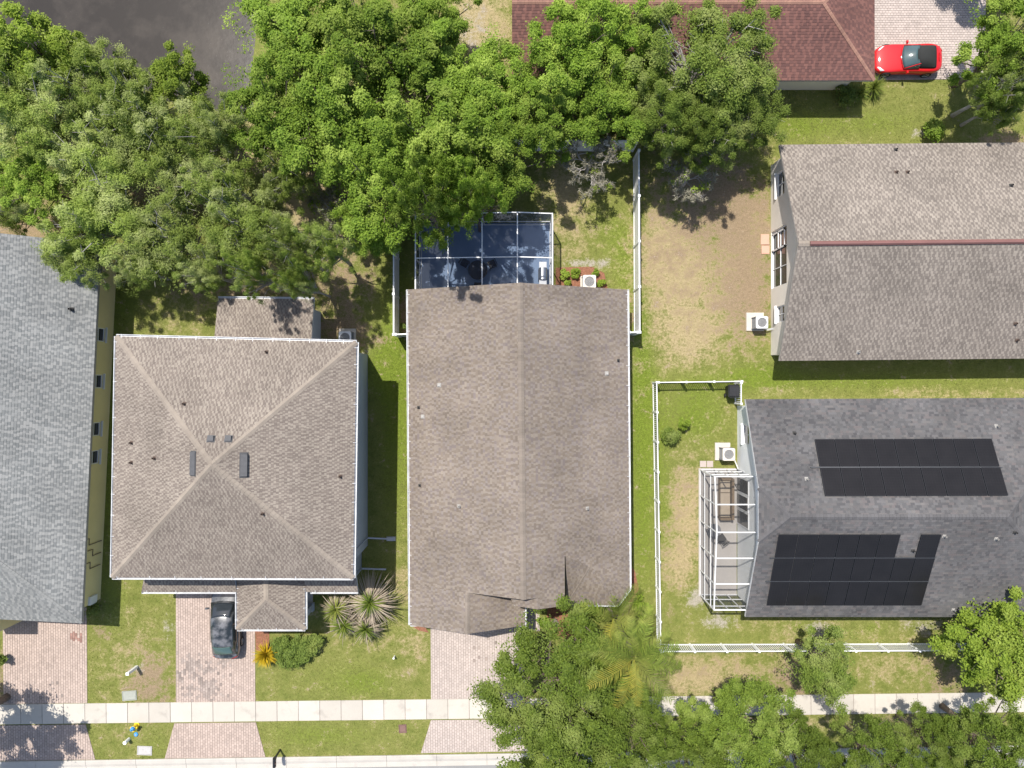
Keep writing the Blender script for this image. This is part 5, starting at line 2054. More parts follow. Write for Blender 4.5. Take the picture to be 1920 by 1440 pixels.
def sedan():
    c = thing('car', 'dark green-black sedan with faded roof paint parked by the porch roof', 'car', (-17.62, -14.66, 0.03), R_(91.5))
    b = loft_body([(2.2, .50, .34, .50, .56), (2.12, .70, .25, .58, .64), (1.9, .80, .2, .66, .73), (1.5, .84, .18, .74, .83), (1.15, .85, .18, .82, .91), (.6, .86, .18, .86, .93), (0, .86, .18, .87, .93),
                   (-.6, .86, .18, .88, .94), (-1.2, .85, .18, .89, .96), (-1.65, .83, .2, .89, .98), (-1.95, .78, .24, .86, .96), (-2.14, .70, .3, .78, .9), (-2.22, .55, .36, .65, .75)])
    o = b.build('body', 'paint_dark', c, smooth=True, local=True)
    subsurf(o)
    mb = MB()                                # cabin shell
    rows = []
    for x, wb, wt, zt_ in ((1.30, .78, .70, .90), (.42, .78, .60, 1.36), (-.1, .78, .60, 1.40), (-.7, .78, .60, 1.40), (-1.18, .78, .58, 1.35), (-1.86, .74, .62, .95)):
        rows.append([V((x + (.10 if x > 1 else (.06 if x > .3 else (-.05 if x < -1 else 0))) * (1 - (y / wb) ** 2), y, z)) for y, z in
                     ((-wb, .86), (-(wb + wt) / 2, (.86 + zt_) / 2), (-wt, zt_ - .035), (-wt * .5, zt_), (0, zt_ + .012), (wt * .5, zt_), (wt, zt_ - .035), ((wb + wt) / 2, (.86 + zt_) / 2), (wb, .86))])
    grid_patch(mb, rows)
    o = mb.build('roof', 'paint_dark', c, smooth=True, local=True)
    solid(o, .01)
    mb = MB()
    grid_patch(mb, patch((1.22, -.66, .955), (1.22, .66, .955), (.50, .55, 1.345), (.50, -.55, 1.345), 10, 6, (0, 0, .02), (.09, 0, .02)))
    o = mb.build('windshield', 'glass_dark', c, smooth=True, local=True)
    solid(o, .022)
    mb = MB()
    grid_patch(mb, patch((-1.24, -.53, 1.335), (-1.24, .53, 1.335), (-1.80, .58, 1.0), (-1.80, -.58, 1.0), 10, 6, (0, 0, .02), (-.05, 0, .015)))
    o = mb.build('rear_window', 'glass_green', c, smooth=True, local=True)
    solid(o, .022)
    for s in (-1, 1):
        for (xa, xb, ta, tb) in ((1.0, .02, .45, .0), (-.06, -1.15, -.06, -.98)):
            mb = MB()
            grid_patch(mb, patch((xa, s * .795, .93), (xb, s * .795, .93), (tb, s * .645, 1.28), (ta, s * .645, 1.28), 6, 4))
            o = mb.build('side_window', 'glass_dark', c, smooth=True, local=True)
            solid(o, .02)
        mb = MB()
        mb.box((.98, s * .98, .98), (.11, .22, .12), top=.75)
        mb.bar((1.0, s * .82, .92), (.98, s * .92, .96), .05, .05)
        mb.build('mirror', 'paint_dark', c, local=True)
        mb = MB()
        grid_patch(mb, patch((-2.2, s * .36, .68), (-2.05, s * .74, .70), (-2.02, s * .74, .84), (-2.17, s * .40, .82), 5, 3, (-.03, 0, 0)))
        o = mb.build('taillight', 'lamp_red', c, smooth=True, local=True)
        solid(o, .02)
        mb = MB()
        grid_patch(mb, patch((2.16, s * .38, .52), (2.0, s * .74, .58), (1.94, s * .74, .70), (2.12, s * .42, .64), 5, 3, (.03, 0, 0)))
        o = mb.build('headlight', 'lamp_clear', c, smooth=True, local=True)
        solid(o, .02)
        mb = MB()
        mb.bar((1.6, s * .875, .50), (-1.6, s * .875, .50), .02, .05)
        mb.build('side_trim', 'black_plastic', c, local=True)
        for x in (1.35, -1.32):
            wheel(c, x, s * .76, .30, .19)


roadster()
sedan()


# ================================================================== TREES AND PLANTS
leaf_mat('leaf_bright', (0.245, 0.350, 0.044), (0.108, 0.180, 0.024), (0.345, 0.430, 0.085), 0.42)
leaf_mat('leaf_yellow', (0.270, 0.350, 0.045), (0.145, 0.215, 0.028), (0.325, 0.390, 0.080), 0.42)
leaf_mat('leaf_olive', (0.310, 0.380, 0.080), (0.150, 0.210, 0.042), (0.420, 0.450, 0.195), 0.40)
leaf_mat('leaf_oak', (0.225, 0.290, 0.052), (0.095, 0.145, 0.025), (0.315, 0.355, 0.115), 0.40)
leaf_mat('leaf_street', (0.180, 0.245, 0.036), (0.078, 0.120, 0.018), (0.250, 0.300, 0.075), 0.38)
leaf_mat('leaf_hedge', (0.19, 0.25, 0.05), (0.10, 0.15, 0.03), (0.24, 0.28, 0.07), 0.3)
leaf_mat('frond_green', (0.21, 0.26, 0.045), (0.11, 0.16, 0.025), (0.28, 0.28, 0.07), 0.3)
leaf_mat('frond_yellow', (0.34, 0.30, 0.05), (0.20, 0.22, 0.04), None, 0.3)
leaf_mat('frond_gold', (0.55, 0.36, 0.02), (0.33, 0.26, 0.02), None, 0.25)
leaf_mat('frond_dry', (0.45, 0.375, 0.29), (0.27, 0.215, 0.16), None, 0.15)
leaf_mat('leaf_moss', (0.30, 0.28, 0.215), (0.20, 0.185, 0.135), None, 0.2)


def leaves(rs, centers, radii, per, L, W, upb=0.55, flat=0.75, droop=0.0):
    """leaf-sized faces gathered in clumps: more on the upper shell of each clump, normals scattered about upwards"""
    n = len(centers)
    C = np.repeat(centers, per, 0)
    Rr = np.repeat(radii, per)
    N = n * per
    d = rs.normal(size=(N, 3))
    d /= np.linalg.norm(d, axis=1, keepdims=True)
    d[:, 2] = np.where(d[:, 2] < -0.35, -d[:, 2], d[:, 2])
    rad = Rr * rs.uniform(0.15, 1.0, N) ** 0.45 * (1 + 0.25 * rs.normal(size=N))
    p = C + d * rad[:, None] * np.array([1, 1, flat])
    nr = d * 0.5 + np.array([0, 0, upb]) + rs.normal(size=(N, 3)) * 0.42
    nr /= np.linalg.norm(nr, axis=1, keepdims=True)
    a = rs.normal(size=(N, 3))
    a[:, 2] -= droop
    a -= nr * (a * nr).sum(1, keepdims=True)
    a /= np.linalg.norm(a, axis=1, keepdims=True)
    b = np.cross(nr, a)
    s = rs.uniform(0.5, 1.45, N)[:, None]
    a *= L / 2 * s
    b *= W / 2 * s
    fold = nr * (W * 0.12)
    v = np.stack([p - a, p + b * 0.9 + fold, p + a, p - b * 0.9 + fold], 1).reshape(-1, 3)
    q = np.arange(N * 4).reshape(N, 4)
    return v, q


def crown_points(rs, R, hz, n, zc, shell=0.5, lobes=0.16):
    """clump centres over an uneven dome"""
    ph = rs.uniform(0, 6.28, 5)
    out = []
    while len(out) < n:
        d = rs.normal(size=3)
        d /= np.linalg.norm(d)
        if d[2] < -0.3:
            continue
        t = math.atan2(d[1], d[0])
        k = 1 + lobes * (math.sin(2 * t + ph[0]) * .6 + math.sin(3 * t + ph[1]) + .7 * math.sin(5 * t + ph[2]) + .5 * math.sin(8 * t + ph[3]))
        r = (shell + (1 - shell) * rs.uniform() ** 0.6) * k * (1 + .06 * rs.normal())
        out.append((d[0] * r * R, d[1] * r * R, zc + d[2] * r * hz))
    return np.array(out)


def limbs_mesh(name, rs, pts, zc, r0, material, nl=26, twig=0):
    mb = MB()
    fork = V((rs.uniform(-.2, .2), rs.uniform(-.2, .2), zc * 0.42))
    mb.tube([(0, 0, -0.1), (fork.x * .4, fork.y * .4, fork.z * .5), fork, fork + V((0, 0, zc * .35))], [r0 * 1.35, r0, r0 * .85, r0 * .35], 9)
    idx = rs.permutation(len(pts))[:nl]
    for i in idx:
        e = V(pts[i])
        s = fork + V((0, 0, rs.uniform(-.1, .3) * zc))
        m = s.lerp(e, .5) + V((rs.uniform(-.3, .3), rs.uniform(-.3, .3), rs.uniform(.0, .5)))
        mb.tube([s, s.lerp(m, .6), m, m.lerp(e, .6), e], [r0 * .42, r0 * .32, r0 * .22, r0 * .14, r0 * .05], 6, cap=False)
        for _ in range(3 + twig):
            q = m.lerp(e, rs.uniform(.1, 1))
            w = V(rs.normal(size=3)) * (.5 + .3 * (twig > 0))
            w.z = abs(w.z) * .5 + .1
            mb.tube([q, q + w * .6, q + w], [r0 * .1, r0 * .07, r0 * .03], 4, cap=False)
    return mb.mesh(name, material, smooth=True)


def make_tree_mesh(seed, R, zc, hz, n, per, rc, L, W, leafm, shell=.5, lobes=.16, upb=.8, droop=0, bark='bark', nl=26):
    rs = np.random.RandomState(seed)
    pts = crown_points(rs, R - rc * .5, hz, n, zc, shell, lobes)
    rad = rc * rs.uniform(.6, 1.25, n)
    v, q = leaves(rs, pts, rad, per, L, W, upb, droop=droop)
    # a thin scatter of sprays between the clumps
    p2 = crown_points(rs, R * .86, hz * .85, n, zc, .3, lobes)
    v2, q2 = leaves(rs, p2, np.full(n, rc * 1.1), max(8, per // 14), L, W, upb, droop=droop)
    me = np_mesh('crown', np.concatenate([v, v2]), np.concatenate([q, q2 + len(v)]), M[leafm])
    tr = limbs_mesh('trunk', rs, pts, zc, .055 * R + .02, bark, nl)
    return tr, me, R


SPEC = {
    'bright': [make_tree_mesh(11 + k, 4.0, 5.2, 2.9, 88, 560, .50, .155, .10, 'leaf_bright', shell=.30, lobes=.28) for k in range(3)],
    'yellow': [make_tree_mesh(31, 3.0, 4.6, 2.2, 62, 480, .44, .155, .10, 'leaf_yellow', shell=.35, lobes=.28)],
    'olive': [make_tree_mesh(51 + k, 3.8, 4.8, 2.5, 96, 380, .52, .18, .055, 'leaf_olive', shell=.22, lobes=.30, droop=.5, bark='bark_grey', nl=70) for k in range(3)],
    'oak': [make_tree_mesh(71 + k, 4.2, 4.9, 2.9, 130, 500, .50, .125, .065, 'leaf_oak', shell=.5, lobes=.10, bark='bark_grey', nl=60) for k in range(2)],
    'street': [make_tree_mesh(91 + k, 4.2, 4.6, 2.6, 140, 480, .50, .13, .068, 'leaf_street', shell=.5, lobes=.11, bark='bark', nl=30) for k in range(2)],
    'small': [make_tree_mesh(111, 2.2, 3.2, 1.7, 60, 420, .38, .115, .055, 'leaf_oak', shell=.4, lobes=.2, nl=24),
              make_tree_mesh(112, 2.8, 3.6, 2.0, 70, 480, .44, .14, .085, 'leaf_yellow', shell=.45, lobes=.2, nl=24)],
}
trnd = random.Random(21)


def tree(spec, var, u, v, rpx, label, zc=None, zs=1.0, group=None):
    tr, me, R0 = SPEC[spec][var]
    zm = {'bright': 5.5, 'yellow': 4.9, 'olive': 5.1, 'oak': 5.4, 'street': 5.0, 'small': 3.6}[spec]
    s0 = rpx * .0295 / R0
    szz = min(1.2, max(.78, s0)) * zs * trnd.uniform(.85, 1.2)
    ze = zm * szz
    s = rpx * (CAM_H - ze) / FPX / R0
    p = P(u, v, ze)
    r = thing(spec + '_tree' if spec in ('oak', 'street', 'olive') else 'leafy_tree', label, 'tree', (p.x, p.y, 0), trnd.uniform(0, 6.28), group)
    r.scale = (s, s, szz)
    put('trunk', tr, r, True)
    put('crown', me, r, True)
    return r


GB, GO, GS = 'bright green trees behind the screened cage', 'olive trees along the pond', 'street trees along the verge'
for a in [
    ('bright', 0, 560, 75, 112, 'bright green tree at the pond bank, right of the open water', GB),
    ('bright', 1, 690, 95, 118, 'bright green tree near the top edge, left of the tan clearing', GB),
    ('bright', 2, 808, 28, 78, 'bright green tree at the top edge touching the tan clearing', GB),
    ('bright', 2, 520, 215, 98, 'bright green tree right of the small sandy gap and below the water', GB),
    ('bright', 0, 640, 225, 122, 'large bright green tree in the middle of the left tree belt', GB),
    ('bright', 1, 790, 190, 118, 'large bright green tree just below the tan clearing', GB),
    ('bright', 2, 905, 165, 100, 'bright green tree between the tan clearing and the red-brown roof', GB),
    ('bright', 1, 712, 340, 108, 'bright green tree above the left white fence in shade', GB),
    ('bright', 0, 832, 290, 118, 'largest bright green tree directly above the dark screened cage', GB, 1.25),
    ('bright', 2, 925, 300, 90, 'bright green tree at the right end of the belt above the cage', GB),
    ('bright', 1, 800, 378, 66, 'bright green tree leaning over the dark cage beams', GB, 1.7),
    ('bright', 0, 692, 425, 58, 'low bright green tree beside the left end of the dark cage', GB),
    ('bright', 1, 888, 372, 54, 'bright green tree with a branch hanging over the cage middle', GB, 1.7),
    ('bright', 2, 1075, 90, 92, 'bright green tree over the left end of the red-brown roof', GB),
    ('bright', 0, 1010, 210, 85, 'bright green tree below the left corner of the red-brown roof', GB),
    ('bright', 1, 1170, 70, 90, 'bright green tree covering the middle of the red-brown roof', GB),
    ('bright', 2, 1125, 190, 88, 'bright green tree above the grey dead-twig tree', GB),
    ('oak', 0, 1325, 125, 142, 'big round oak beside the red-brown roof', None),
    ('oak', 1, 1385, 205, 88, 'oak crown nearest the taupe gable roof corner', None),
    ('oak', 1, 1245, 215, 76, 'oak crown between the big round oak and the dead-twig tree', None),
    ('oak', 0, 1330, 240, 74, 'oak crown hanging over bare twigs below the big round oak', None),
    ('yellow', 0, 60, 95, 84, 'yellow-green tree at the top left beside the pond', GO),
    ('olive', 0, 155, 160, 88, 'olive tree on the pond edge next to the yellow-green tree', GO),
    ('yellow', 0, 335, 160, 62, 'small yellow-green tree sticking out over the pond water', GO),
    ('yellow', 0, 228, 145, 40, 'little yellow-green tree in the pond notch', GO),
    ('olive', 1, 250, 215, 84, 'olive tree below the pond notch', GO),
    ('olive', 2, 55, 225, 92, 'olive tree at the left frame edge below the yellow-green tree', GO),
    ('olive', 1, 175, 290, 100, 'large olive tree in the middle of the left grove', GO),
    ('olive', 0, 305, 285, 92, 'olive tree left of the dark gap in the grove', GO),
    ('olive', 2, 405, 245, 66, 'olive tree left of the sandy gap', GO),
    ('bright', 2, 55, 345, 74, 'greener tree at the left edge above the grey roof', GO),
    ('olive', 2, 195, 405, 100, 'olive tree shading the top corner of the grey roof', GO),
    ('olive', 0, 325, 440, 92, 'olive tree between the grey roof and the hip-roofed house yard', GO),
    ('olive', 1, 415, 335, 66, 'olive tree just below the sandy gap', GO),
    ('olive', 0, 460, 425, 88, 'olive tree above the rear porch roof', GO, 1.35),
    ('olive', 2, 145, 478, 62, 'olive tree spilling onto the grey shingle roof', GO),
    ('olive', 1, 255, 505, 42, 'small olive tree beside the mustard wall', GO),
    ('olive', 2, 385, 510, 44, 'small olive tree shading the lawn left of the rear porch', GO),
    ('olive', 1, 540, 330, 58, 'olive tree touching the bright green belt', GO),
    ('olive', 0, 545, 470, 50, 'small olive tree right above the rear porch corner', GO, 1.6),
    ('olive', 0, 25, 398, 46, 'small olive tree above the top corner of the grey roof, at the left edge', GO),
    ('yellow', 0, 138, 112, 52, 'yellow-green tree reaching over the pond right of the top left one', GO),
    ('olive', 1, 612, 462, 52, 'olive tree over the bare ground between the grove and the screened cage', GO, 1.25),
    ('olive', 2, 560, 528, 36, 'smallest olive tree, hanging over the right half of the rear porch roof', GO, 1.35),
    ('olive', 0, 470, 512, 36, 'small olive tree hanging over the left half of the rear porch roof', GO, 1.5),
    ('oak', 0, 1895, 150, 62, 'dense tree at the right edge between the paved drive and the taupe roof', None),
    ('olive', 1, 25, 150, 70, 'olive tree half out of frame under the yellow-green tree', GO),
    ('street', 0, 1042, 1304, 152, 'large dark oak over the pale drive and pavement', GS),
    ('street', 1, 1180, 1375, 92, 'street oak right of the large one, over the kerb', GS),
    ('street', 1, 1060, 1400, 92, 'street oak at the bottom edge below the large dark oak', GS),
    ('street', 0, 1385, 1378, 108, 'broad street oak covering the pavement right of the palm', GS),
    ('street', 1, 1300, 1425, 66, 'low street oak at the bottom edge between two broad ones', GS),
    ('street', 0, 1500, 1425, 78, 'street oak at the bottom edge under the small lawn tree', GS),
    ('street', 1, 1640, 1420, 78, 'street oak at the bottom edge below the bare brown patch', GS),
    ('street', 0, 1745, 1395, 66, 'street oak right of the bare brown patch', GS),
    ('street', 1, 1862, 1395, 88, 'street oak in the bottom right corner', GS),
    ('small', 0, 1545, 1247, 68, 'small round tree growing through the street side picket fence', None),
    ('small', 1, 1862, 1215, 100, 'bright tree at the right edge overhanging the charcoal roof', None),
    ('bright', 1, 1885, 95, 88, 'tree at the top right corner overhanging the paved drive', None),
    ('oak', 1, 1880, 190, 48, 'smaller tree at the right edge below the drive', None),
    ('small', 1, -134, 1398, 106, 'tree outside the left edge whose shadow falls on the drive', None, 1.25),
    ('small', 1, 1885, -105, 70, 'tree outside the top edge whose shadow falls on the paved drive', None),
]:
    tree(a[0], a[1], a[2], a[3], a[4], a[5], group=a[6], zs=a[7] if len(a) > 7 else 1.0)


def bare_tree(label, u, v, R, seed, moss=True):
    rs = np.random.RandomState(seed)
    zc = 4.0
    p = P(u, v, zc)
    r = thing('bare_tree', label, 'tree', (p.x, p.y, 0), 0, 'bare grey trees')
    mb = MB()
    tips = []

    def grow(s, d, ln, rad, lv):
        e = s + d * ln
        m = s.lerp(e, .5) + V(rs.normal(size=3)) * ln * .08
        mb.tube([s, m, e], [rad, rad * .8, rad * .6], 5 if lv > 1 else 7, cap=False)
        tips.append(e)
        tips.append(m)
        if lv >= 5:
            return
        for _ in range(3 if lv < 4 else 2):
            nd = (d + V(rs.normal(size=3)) * .62).normalized()
            nd.z = max(nd.z, -.15)
            grow(e if rs.rand() < .6 else m, nd, ln * rs.uniform(.6, .85), rad * .58, lv + 1)
    mb.tube([(0, 0, -.1), (0.03, 0, 1.0), (0, .05, 1.9)], [.14, .11, .1], 8)
    for k in range(5):
        a = k * 1.256 + rs.uniform(-.3, .3)
        grow(V((0, .05, 1.8)), V((math.cos(a), math.sin(a), .75)).normalized(), R * .48, .06, 1)
    mb.build('trunk', 'bark_grey', r, local=True, smooth=True)
    T = np.array([tuple(t) for t in tips])
    T = T[rs.permutation(len(T))[:260]]
    v_, q_ = leaves(rs, T, np.full(len(T), .16), 16, .20, .035, .2, droop=1.5)
    put('moss', np_mesh('moss', v_, q_, M['leaf_moss']), r, True)
    T2 = T[:14]
    v_, q_ = leaves(rs, T2, np.full(len(T2), .25), 40, .14, .08)
    put('leaves', np_mesh('leaves', v_, q_, M['leaf_yellow']), r, True)


bare_tree('bare grey tree with hanging moss beside the top of the white fence', 1112, 285, 2.0, 5)
bare_tree('bare grey twiggy tree below the big round oak', 1305, 318, 1.5, 6)
bare_tree('bare grey twiggy tree over the tan ground behind the hip roof', 598, 375, 1.3, 8)


# ---------------------------------------------------------------- shrubs and hedge
def shrub(label, u, v, R, h, leafm, seed, n=16, per=90, L=.13, W=.07, group=None, name='shrub', off=(0, 0)):
    rs = np.random.RandomState(seed)
    p = P(u, v, h * .6)
    r = thing(name, label, 'shrub', (p.x, p.y, 0), 0, group)
    pts = crown_points(rs, R * .75, h * .45, n, h * .55, .3, .15)
    v_, q_ = leaves(rs, pts, np.full(n, R * .34), per, L, W)
    put('foliage', np_mesh('foliage', v_, q_, M[leafm]), r, True)
    mb = MB()
    for k in range(5):
        e = V(pts[k])
        mb.tube([(0, 0, -.02), e * .5 + V((0, 0, .05)), e], [.02, .014, .006], 5, cap=False)
    mb.build('stem', 'bark', r, local=True)


shrub('bright green shrub by the taupe roof edge under the right-hand tree', 1752, 243, .72, 1.0, 'leaf_bright', 201, 24, 110, .15, .09)
shrub('larger dark green shrub in the fenced side yard', 1256, 816, .62, 1.0, 'leaf_oak', 202, 20, 60)
shrub('small yellow-green shrub in the fenced side yard', 1282, 795, .42, .9, 'leaf_yellow', 203, 14, 60)
shrub('dark bush at the corner of the mustard wall', 178, 1140, .6, .9, 'leaf_hedge', 204, 18, 80)
shrub('dark green shrub beside the left drive, cut by the frame edge', 2, 1235, .45, .9, 'leaf_hedge', 205, 14, 80)
shrub('yellow-green shrub in the mulch bed nearest the dark cage', 1057, 515, .38, .55, 'leaf_yellow', 206, 12, 60, group='mulch bed shrubs')
shrub('yellow-green shrub in the middle of the mulch bed', 1080, 513, .36, .5, 'leaf_yellow', 207, 12, 60, group='mulch bed shrubs')
shrub('yellow-green shrub right of the beige condenser unit', 1127, 531, .30, .45, 'leaf_yellow', 208, 10, 60, group='mulch bed shrubs')
shrub('yellow-green shrub above the beige condenser unit', 1117, 512, .28, .45, 'leaf_yellow', 209, 10, 60, group='mulch bed shrubs')
shrub('yellow-green shrub below the first one in the mulch bed', 1065, 530, .26, .4, 'leaf_yellow', 210, 10, 60, group='mulch bed shrubs')
shrub('silvery agave-like shrub in the brown mulch by the entry gable', 1039, 1166, .28, .35, 'leaf_moss', 211, 9, 40, .2, .06)
shrub('clipped green shrub left of the silvery plant', 1019, 1168, .42, .7, 'leaf_bright', 212, 16, 90, group='entry shrubs')
shrub('green shrub below the lower right roof corner gutter', 1085, 1152, .7, .8, 'leaf_hedge', 213, 22, 90, group='entry shrubs')
shrub('leafy green shrub under the palm fronds near the entry', 1120, 1150, .6, .9, 'leaf_bright', 214, 20, 90, group='entry shrubs')
shrub('leafy shrub between the palm and the picket fence', 1200, 1140, .75, 1.1, 'leaf_yellow', 215, 20, 80, group='entry shrubs')
shrub('weedy shrub along the dark cage wall base', 945, 85, .5, .8, 'leaf_hedge', 216, 12, 60)
shrub('brownish shrub beside the brown roof corner and left fence', 757, 612, .3, .6, 'leaf_hedge', 217, 8, 40)
shrub('shady shrub on the red-brown roofed house wall', 1590, 178, .9, .8, 'leaf_hedge', 218, 24, 90)


def hedge():
    rs = np.random.RandomState(300)
    out = [(520, 1192), (602, 1188), (612, 1205), (585, 1225), (552, 1244), (528, 1240), (520, 1215)]
    pts = []
    poly = ccw([(P(*q).x, P(*q).y) for q in out])
    x0, x1 = min(p[0] for p in poly), max(p[0] for p in poly)
    y0, y1 = min(p[1] for p in poly), max(p[1] for p in poly)
    while len(pts) < 110:
        x, y = rs.uniform(x0, x1), rs.uniform(y0, y1)
        if all((poly[(i + 1) % len(poly)][0] - poly[i][0]) * (y - poly[i][1]) - (poly[(i + 1) % len(poly)][1] - poly[i][1]) * (x - poly[i][0]) > 0 for i in range(len(poly))):
            pts.append((x, y, rs.uniform(.3, .62)))
    c = P(555, 1215)
    r = thing('hedge', 'low clipped green hedge in front of the porch roof', 'hedge', c)
    P3 = np.array(pts) - np.array([c.x, c.y, 0])
    v_, q_ = leaves(rs, P3, np.full(len(P3), .24), 120, .12, .07)
    put('foliage', np_mesh('foliage', v_, q_, M['leaf_hedge']), r, True)
    mb = MB()
    for k in range(12):
        e = V(P3[k])
        mb.tube([(e.x, e.y, -.02), e], [.02, .008], 5, cap=False)
    mb.build('stem', 'bark', r, local=True)


hedge()


# mulch beds
def bed(label, pts, z=0.02):
    mb = MB()
    mb.prism([(P(*q).x, P(*q).y) for q in pts], -.02, z)
    o = mb.build('mulch_bed', 'mulch')
    kind(o, 'structure')
    return o


bed('', [(1042, 502), (1110, 500), (1133, 512), (1140, 545), (1042, 545)])
bed('', [(1175, 1050), (1190, 1070), (1198, 1105), (1185, 1130), (1165, 1125)])
bed('', [(1028, 1130), (1100, 1135), (1120, 1180), (1070, 1200), (1022, 1185)])
bed('', [(770, 1150), (795, 1172), (804, 1186), (785, 1182), (768, 1170)])
bed('', [(478, 1160), (505, 1160), (505, 1215), (480, 1222)])


# ---------------------------------------------------------------- palms and rosettes
def blade(rs, az, el, L, W, droop, seg=5, base=V((0, 0, 0)), keel=.0):
    """one strap leaf: arcs out from base and bends down; returns quad strip"""
    d = V((math.cos(az) * math.cos(el), math.sin(az) * math.cos(el), math.sin(el)))
    side = V((-math.sin(az), math.cos(az), 0))
    pts, p = [], base.copy()
    for k in range(seg + 1):
        t = k / seg
        w = W * (1 - t) ** .7 * (.6 + 1.2 * t if t < .33 else 1)
        pts.append((p - side * w / 2, p + side * w / 2))
        d = (d + V((0, 0, -droop / seg))).normalized()
        p = p + d * L / seg
    return pts


def strips(mb, pts):
    i0 = len(mb.v)
    for a, b in pts:
        mb.v += [tuple(a), tuple(b)]
    for k in range(len(pts) - 1):
        mb.f.append((i0 + 2 * k, i0 + 2 * k + 1, i0 + 2 * k + 3, i0 + 2 * k + 2))
        mb.m.append(0)


def rosette(label, u, v, zt, Lg, Ld, ng, nd, seed, cat='palm', name='spiky_palm', green='frond_green', dry='frond_dry', group=None, Wg=.06, trunk=.09, el=(5, 80), droop=.7):
    rs = np.random.RandomState(seed)
    p = P(u, v, zt + .2)
    r = thing(name, label, cat, (p.x, p.y, 0), 0, group)
    mb = MB()
    for k in range(ng):
        e = R_(rs.uniform(*el))
        strips(mb, blade(rs, rs.uniform(0, 6.28), e, Lg * rs.uniform(.7, 1.1), Wg, droop * rs.uniform(.5, 1.3), base=V((0, 0, zt))))
    kind(mb.build('green_leaves', green, r, local=True), 'stuff')
    if nd:
        mb = MB()
        for k in range(nd):
            strips(mb, blade(rs, rs.uniform(0, 6.28), R_(rs.uniform(-25, 35)), Ld * rs.uniform(.6, 1.2), Wg * 1.1, 1.1 * rs.uniform(.5, 1.4), base=V((0, 0, zt - rs.uniform(.0, .35)))))
        kind(mb.build('dry_leaves', dry, r, local=True), 'stuff')
    mb = MB()
    mb.tube([(0, 0, -.05), (0.02, 0, zt * .5), (0, 0, zt)], [trunk * 1.2, trunk, trunk * .8], 9)
    mb.build('trunk', 'bark', r, local=True)


GP = 'spiky palms with dry skirts'
rosette('largest spiky palm with a dry grey skirt, nearest the brown roof', 692, 1132, 1.9, 1.1, 1.9, 100, 300, 401, group=GP)
rosette('spiky palm with a dry skirt beside the porch roof', 628, 1146, 1.5, .95, 1.25, 85, 150, 402, group=GP)
rosette('spiky palm below the one beside the porch roof', 643, 1175, 1.3, .95, 1.25, 85, 150, 403, group=GP)
rosette('lowest spiky palm with curling dry leaves', 684, 1182, 1.2, .9, 1.3, 75, 160, 404, group=GP)
rosette('golden yellow spiky rosette plant at the drive edge', 497, 1228, .45, .9, .5, 230, 0, 405, cat='plant', name='golden_rosette', green='frond_gold', trunk=.05, el=(2, 85), droop=.3, Wg=.08)
rosette('yellow-green fountain grass by the red car nose', 1640, 163, .3, .95, .6, 190, 25, 406, cat='plant', name='fountain_grass', trunk=.05, Wg=.05, el=(15, 85), droop=1.1)
rosette('yellow-green fountain grass in the roof shadow behind the first clump', 1612, 172, .3, .9, .6, 150, 20, 407, cat='plant', name='fountain_grass', trunk=.05, Wg=.05, el=(15, 85), droop=1.1)


def frond_mesh(seed, L=2.5, n=24, ll=.6, green='frond_green'):
    rs = np.random.RandomState(seed)
    mb = MB()
    pts, p, d = [], V((0, 0, 0)), V((math.cos(R_(38)), 0, math.sin(R_(38))))
    seg = 12
    for k in range(seg + 1):
        pts.append(p.copy())
        d = (d + V((0, 0, -1.25 / seg))).normalized()
        p = p + d * L / seg
    mb.tube(pts, [.03 * (1 - .8 * k / seg) for k in range(seg + 1)], 5)
    for k in range(n):
        t = .12 + .88 * k / n
        f = t * seg
        i = min(int(f), seg - 1)
        b = pts[i].lerp(pts[i + 1], f - i)
        ax = (pts[i + 1] - pts[i]).normalized()
        l = ll * (math.sin(math.pi * min(1, t * .85 + .12)) ** .6) * rs.uniform(.85, 1.1)
        for s in (-1, 1):
            dr = (ax * .62 + V((0, s * .85, 0)) + V((0, 0, rs.uniform(-.35, .35)))).normalized()
            w = ax * .024
            m = b + dr * l * .55
            e = b + dr * l + V((0, 0, -l * .35))
            mb.face([b - w, b + w, m + w * 1.1, m - w * 1.1])
            mb.face([m - w * 1.1, m + w * 1.1, e + w * .15, e - w * .15])
    return mb.mesh('frond', green)


def feather_palm(label, u, v, zt, seed, n=15):
    rs = random.Random(seed)
    p = P(u, v, zt)
    r = thing('feather_palm', label, 'palm', (p.x, p.y, 0))
    mb = MB()
    ring = 12
    pts = [(0.02 * math.sin(k), 0.02 * math.cos(k * 1.7), (zt - .22) * k / ring) for k in range(ring + 1)]
    mb.tube(pts, [.17 if k == 0 else .13 + .008 * (k % 2) for k in range(ring + 1)], 12)
    mb.build('trunk', 'bark', r, local=True)
    ms = [frond_mesh(seed + 1), frond_mesh(seed + 2, 3.0, 26, .65), frond_mesh(seed + 3, 2.9, 24, .6, 'frond_yellow')]
    for k in range(n):
        o = put('frond', ms[2] if k % 5 == 2 else ms[k % 2], r, True)
        o.location = (0, 0, zt - .02 * k)
        o.rotation_euler = (rs.uniform(-.15, .15), R_(rs.uniform(-40, 22)), 2.399 * k + rs.uniform(-.2, .2))
        q = rs.uniform(.85, 1.1)
        o.scale = (q, q, q)


feather_palm('feathery palm with long yellow-green fronds beside the large dark oak', 1190, 1236, 6.6, 501, 17)
feather_palm('young feathery palm below the roof corner gutter, short fronds', 1150, 1160, 3.4, 511, 11)


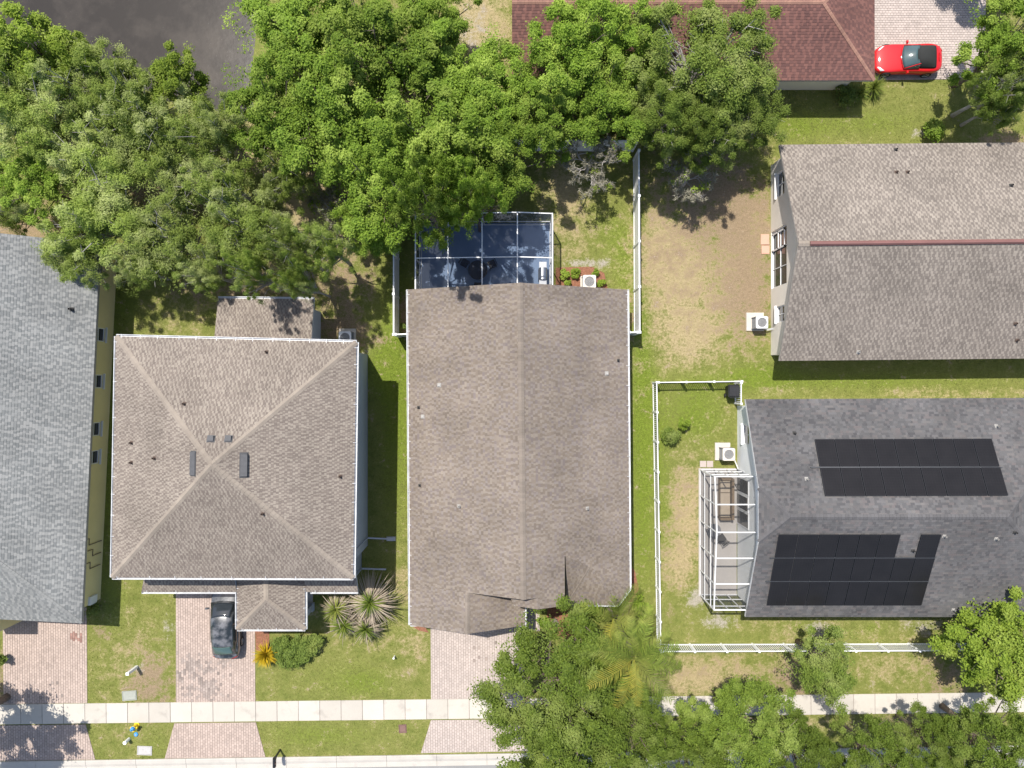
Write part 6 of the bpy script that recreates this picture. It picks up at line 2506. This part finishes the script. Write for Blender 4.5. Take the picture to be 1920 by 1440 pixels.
# ---------------------------------------------------------------- grass blades on the lawns (nobody could count them)
def grass():
    fx, fy, dry, soil, sand, lush = LAWN
    rs = np.random.RandomState(77)
    N = 900000
    x = rs.uniform(-32.5, 32.5, N)
    y = rs.uniform(-24.5, 24.5, N)
    i = np.clip(((x - fx[0]) / .4 + .5).astype(int), 0, len(fx) - 1)
    j = np.clip(((y - fy[0]) / .4 + .5).astype(int), 0, len(fy) - 1)
    u, v = x * 30 + 960, 720 - y * 30
    keep = rs.uniform(size=N) < np.clip(.62 - .45 * dry[j, i] - .65 * soil[j, i] - .6 * sand[j, i] + .25 * lush[j, i], .03, .85)
    for x0, x1, y0, y1 in ((-60, -24.7, -13.6, 8.5), (-21.3, -8.95, -11.8, 1.95), (-16.4, -12, -14.1, -10), (-17, -11.9, 1.8, 4.6), (-5.6, 6.4, -13.8, 5.2), (16.1, 60, 1.7, 13.7),
                           (14, 60, -13.3, -1.3), (.4, 20.7, 18.3, 26), (-5.8, 2.5, 5, 10.1), (11.6, 14.1, -13.3, -5.2)):
        keep &= ~((x > x0) & (x < x1) & (y > y0) & (y < y1))
    for u0, u1, v0, v1 in ((4, 165, 1125, 1322), (329, 480, 1080, 1322), (806, 986, 1115, 1313), (985, 1014, 1115, 1185), (1611, 1848, -200, 152)):
        keep &= ~((u > u0) & (u < u1) & (v > v0) & (v < v1))
    c = 1340.5 + (u + 120) * (-26 / 2160)
    keep &= ~(np.abs(v - c) < 19.5)
    keep &= ~(v > 1440 + (u + 120) * (-34.5 / 2160) - 11)
    for (ua, ub, uc, ud) in ((-20, 161, -40, 179), (327, 480, 309, 498), (808, 972, 789, 992)):
        t = np.clip((v - 1357) / 66, 0, 1)
        keep &= ~((v > 1350) & (u > ua + (uc - ua) * t - 1) & (u < ub + (ud - ub) * t + 1))
    keep &= ~((u < 500) & (v < 225))
    x, y = x[keep], y[keep]
    n = len(x)
    a = rs.uniform(0, 6.28, n)
    w = rs.uniform(.010, .022, n)
    h = rs.uniform(.03, .075, n)
    tl = rs.uniform(.3, 1.3, n) * h
    b = rs.uniform(0, 6.28, n)
    ca, sa = np.cos(a) * w, np.sin(a) * w
    p0 = np.stack([x - ca, y - sa, np.full(n, -.004)], 1)
    p1 = np.stack([x + ca, y + sa, np.full(n, -.004)], 1)
    p2 = np.stack([x + np.cos(b) * tl, y + np.sin(b) * tl, h], 1)
    vv = np.stack([p0, p1, p2], 1).reshape(-1, 3)
    me = np_mesh('grass', vv, np.arange(3 * n).reshape(n, 3), M['blade'])
    o = kind(put('grass', me), 'stuff')
    o['label'] = 'short mown grass covering the lawns and verges'
    o['category'] = 'grass'


leaf_mat('blade', (0.230, 0.250, 0.058), (0.105, 0.135, 0.024), (0.29, 0.265, 0.10), 0.3)
grass()
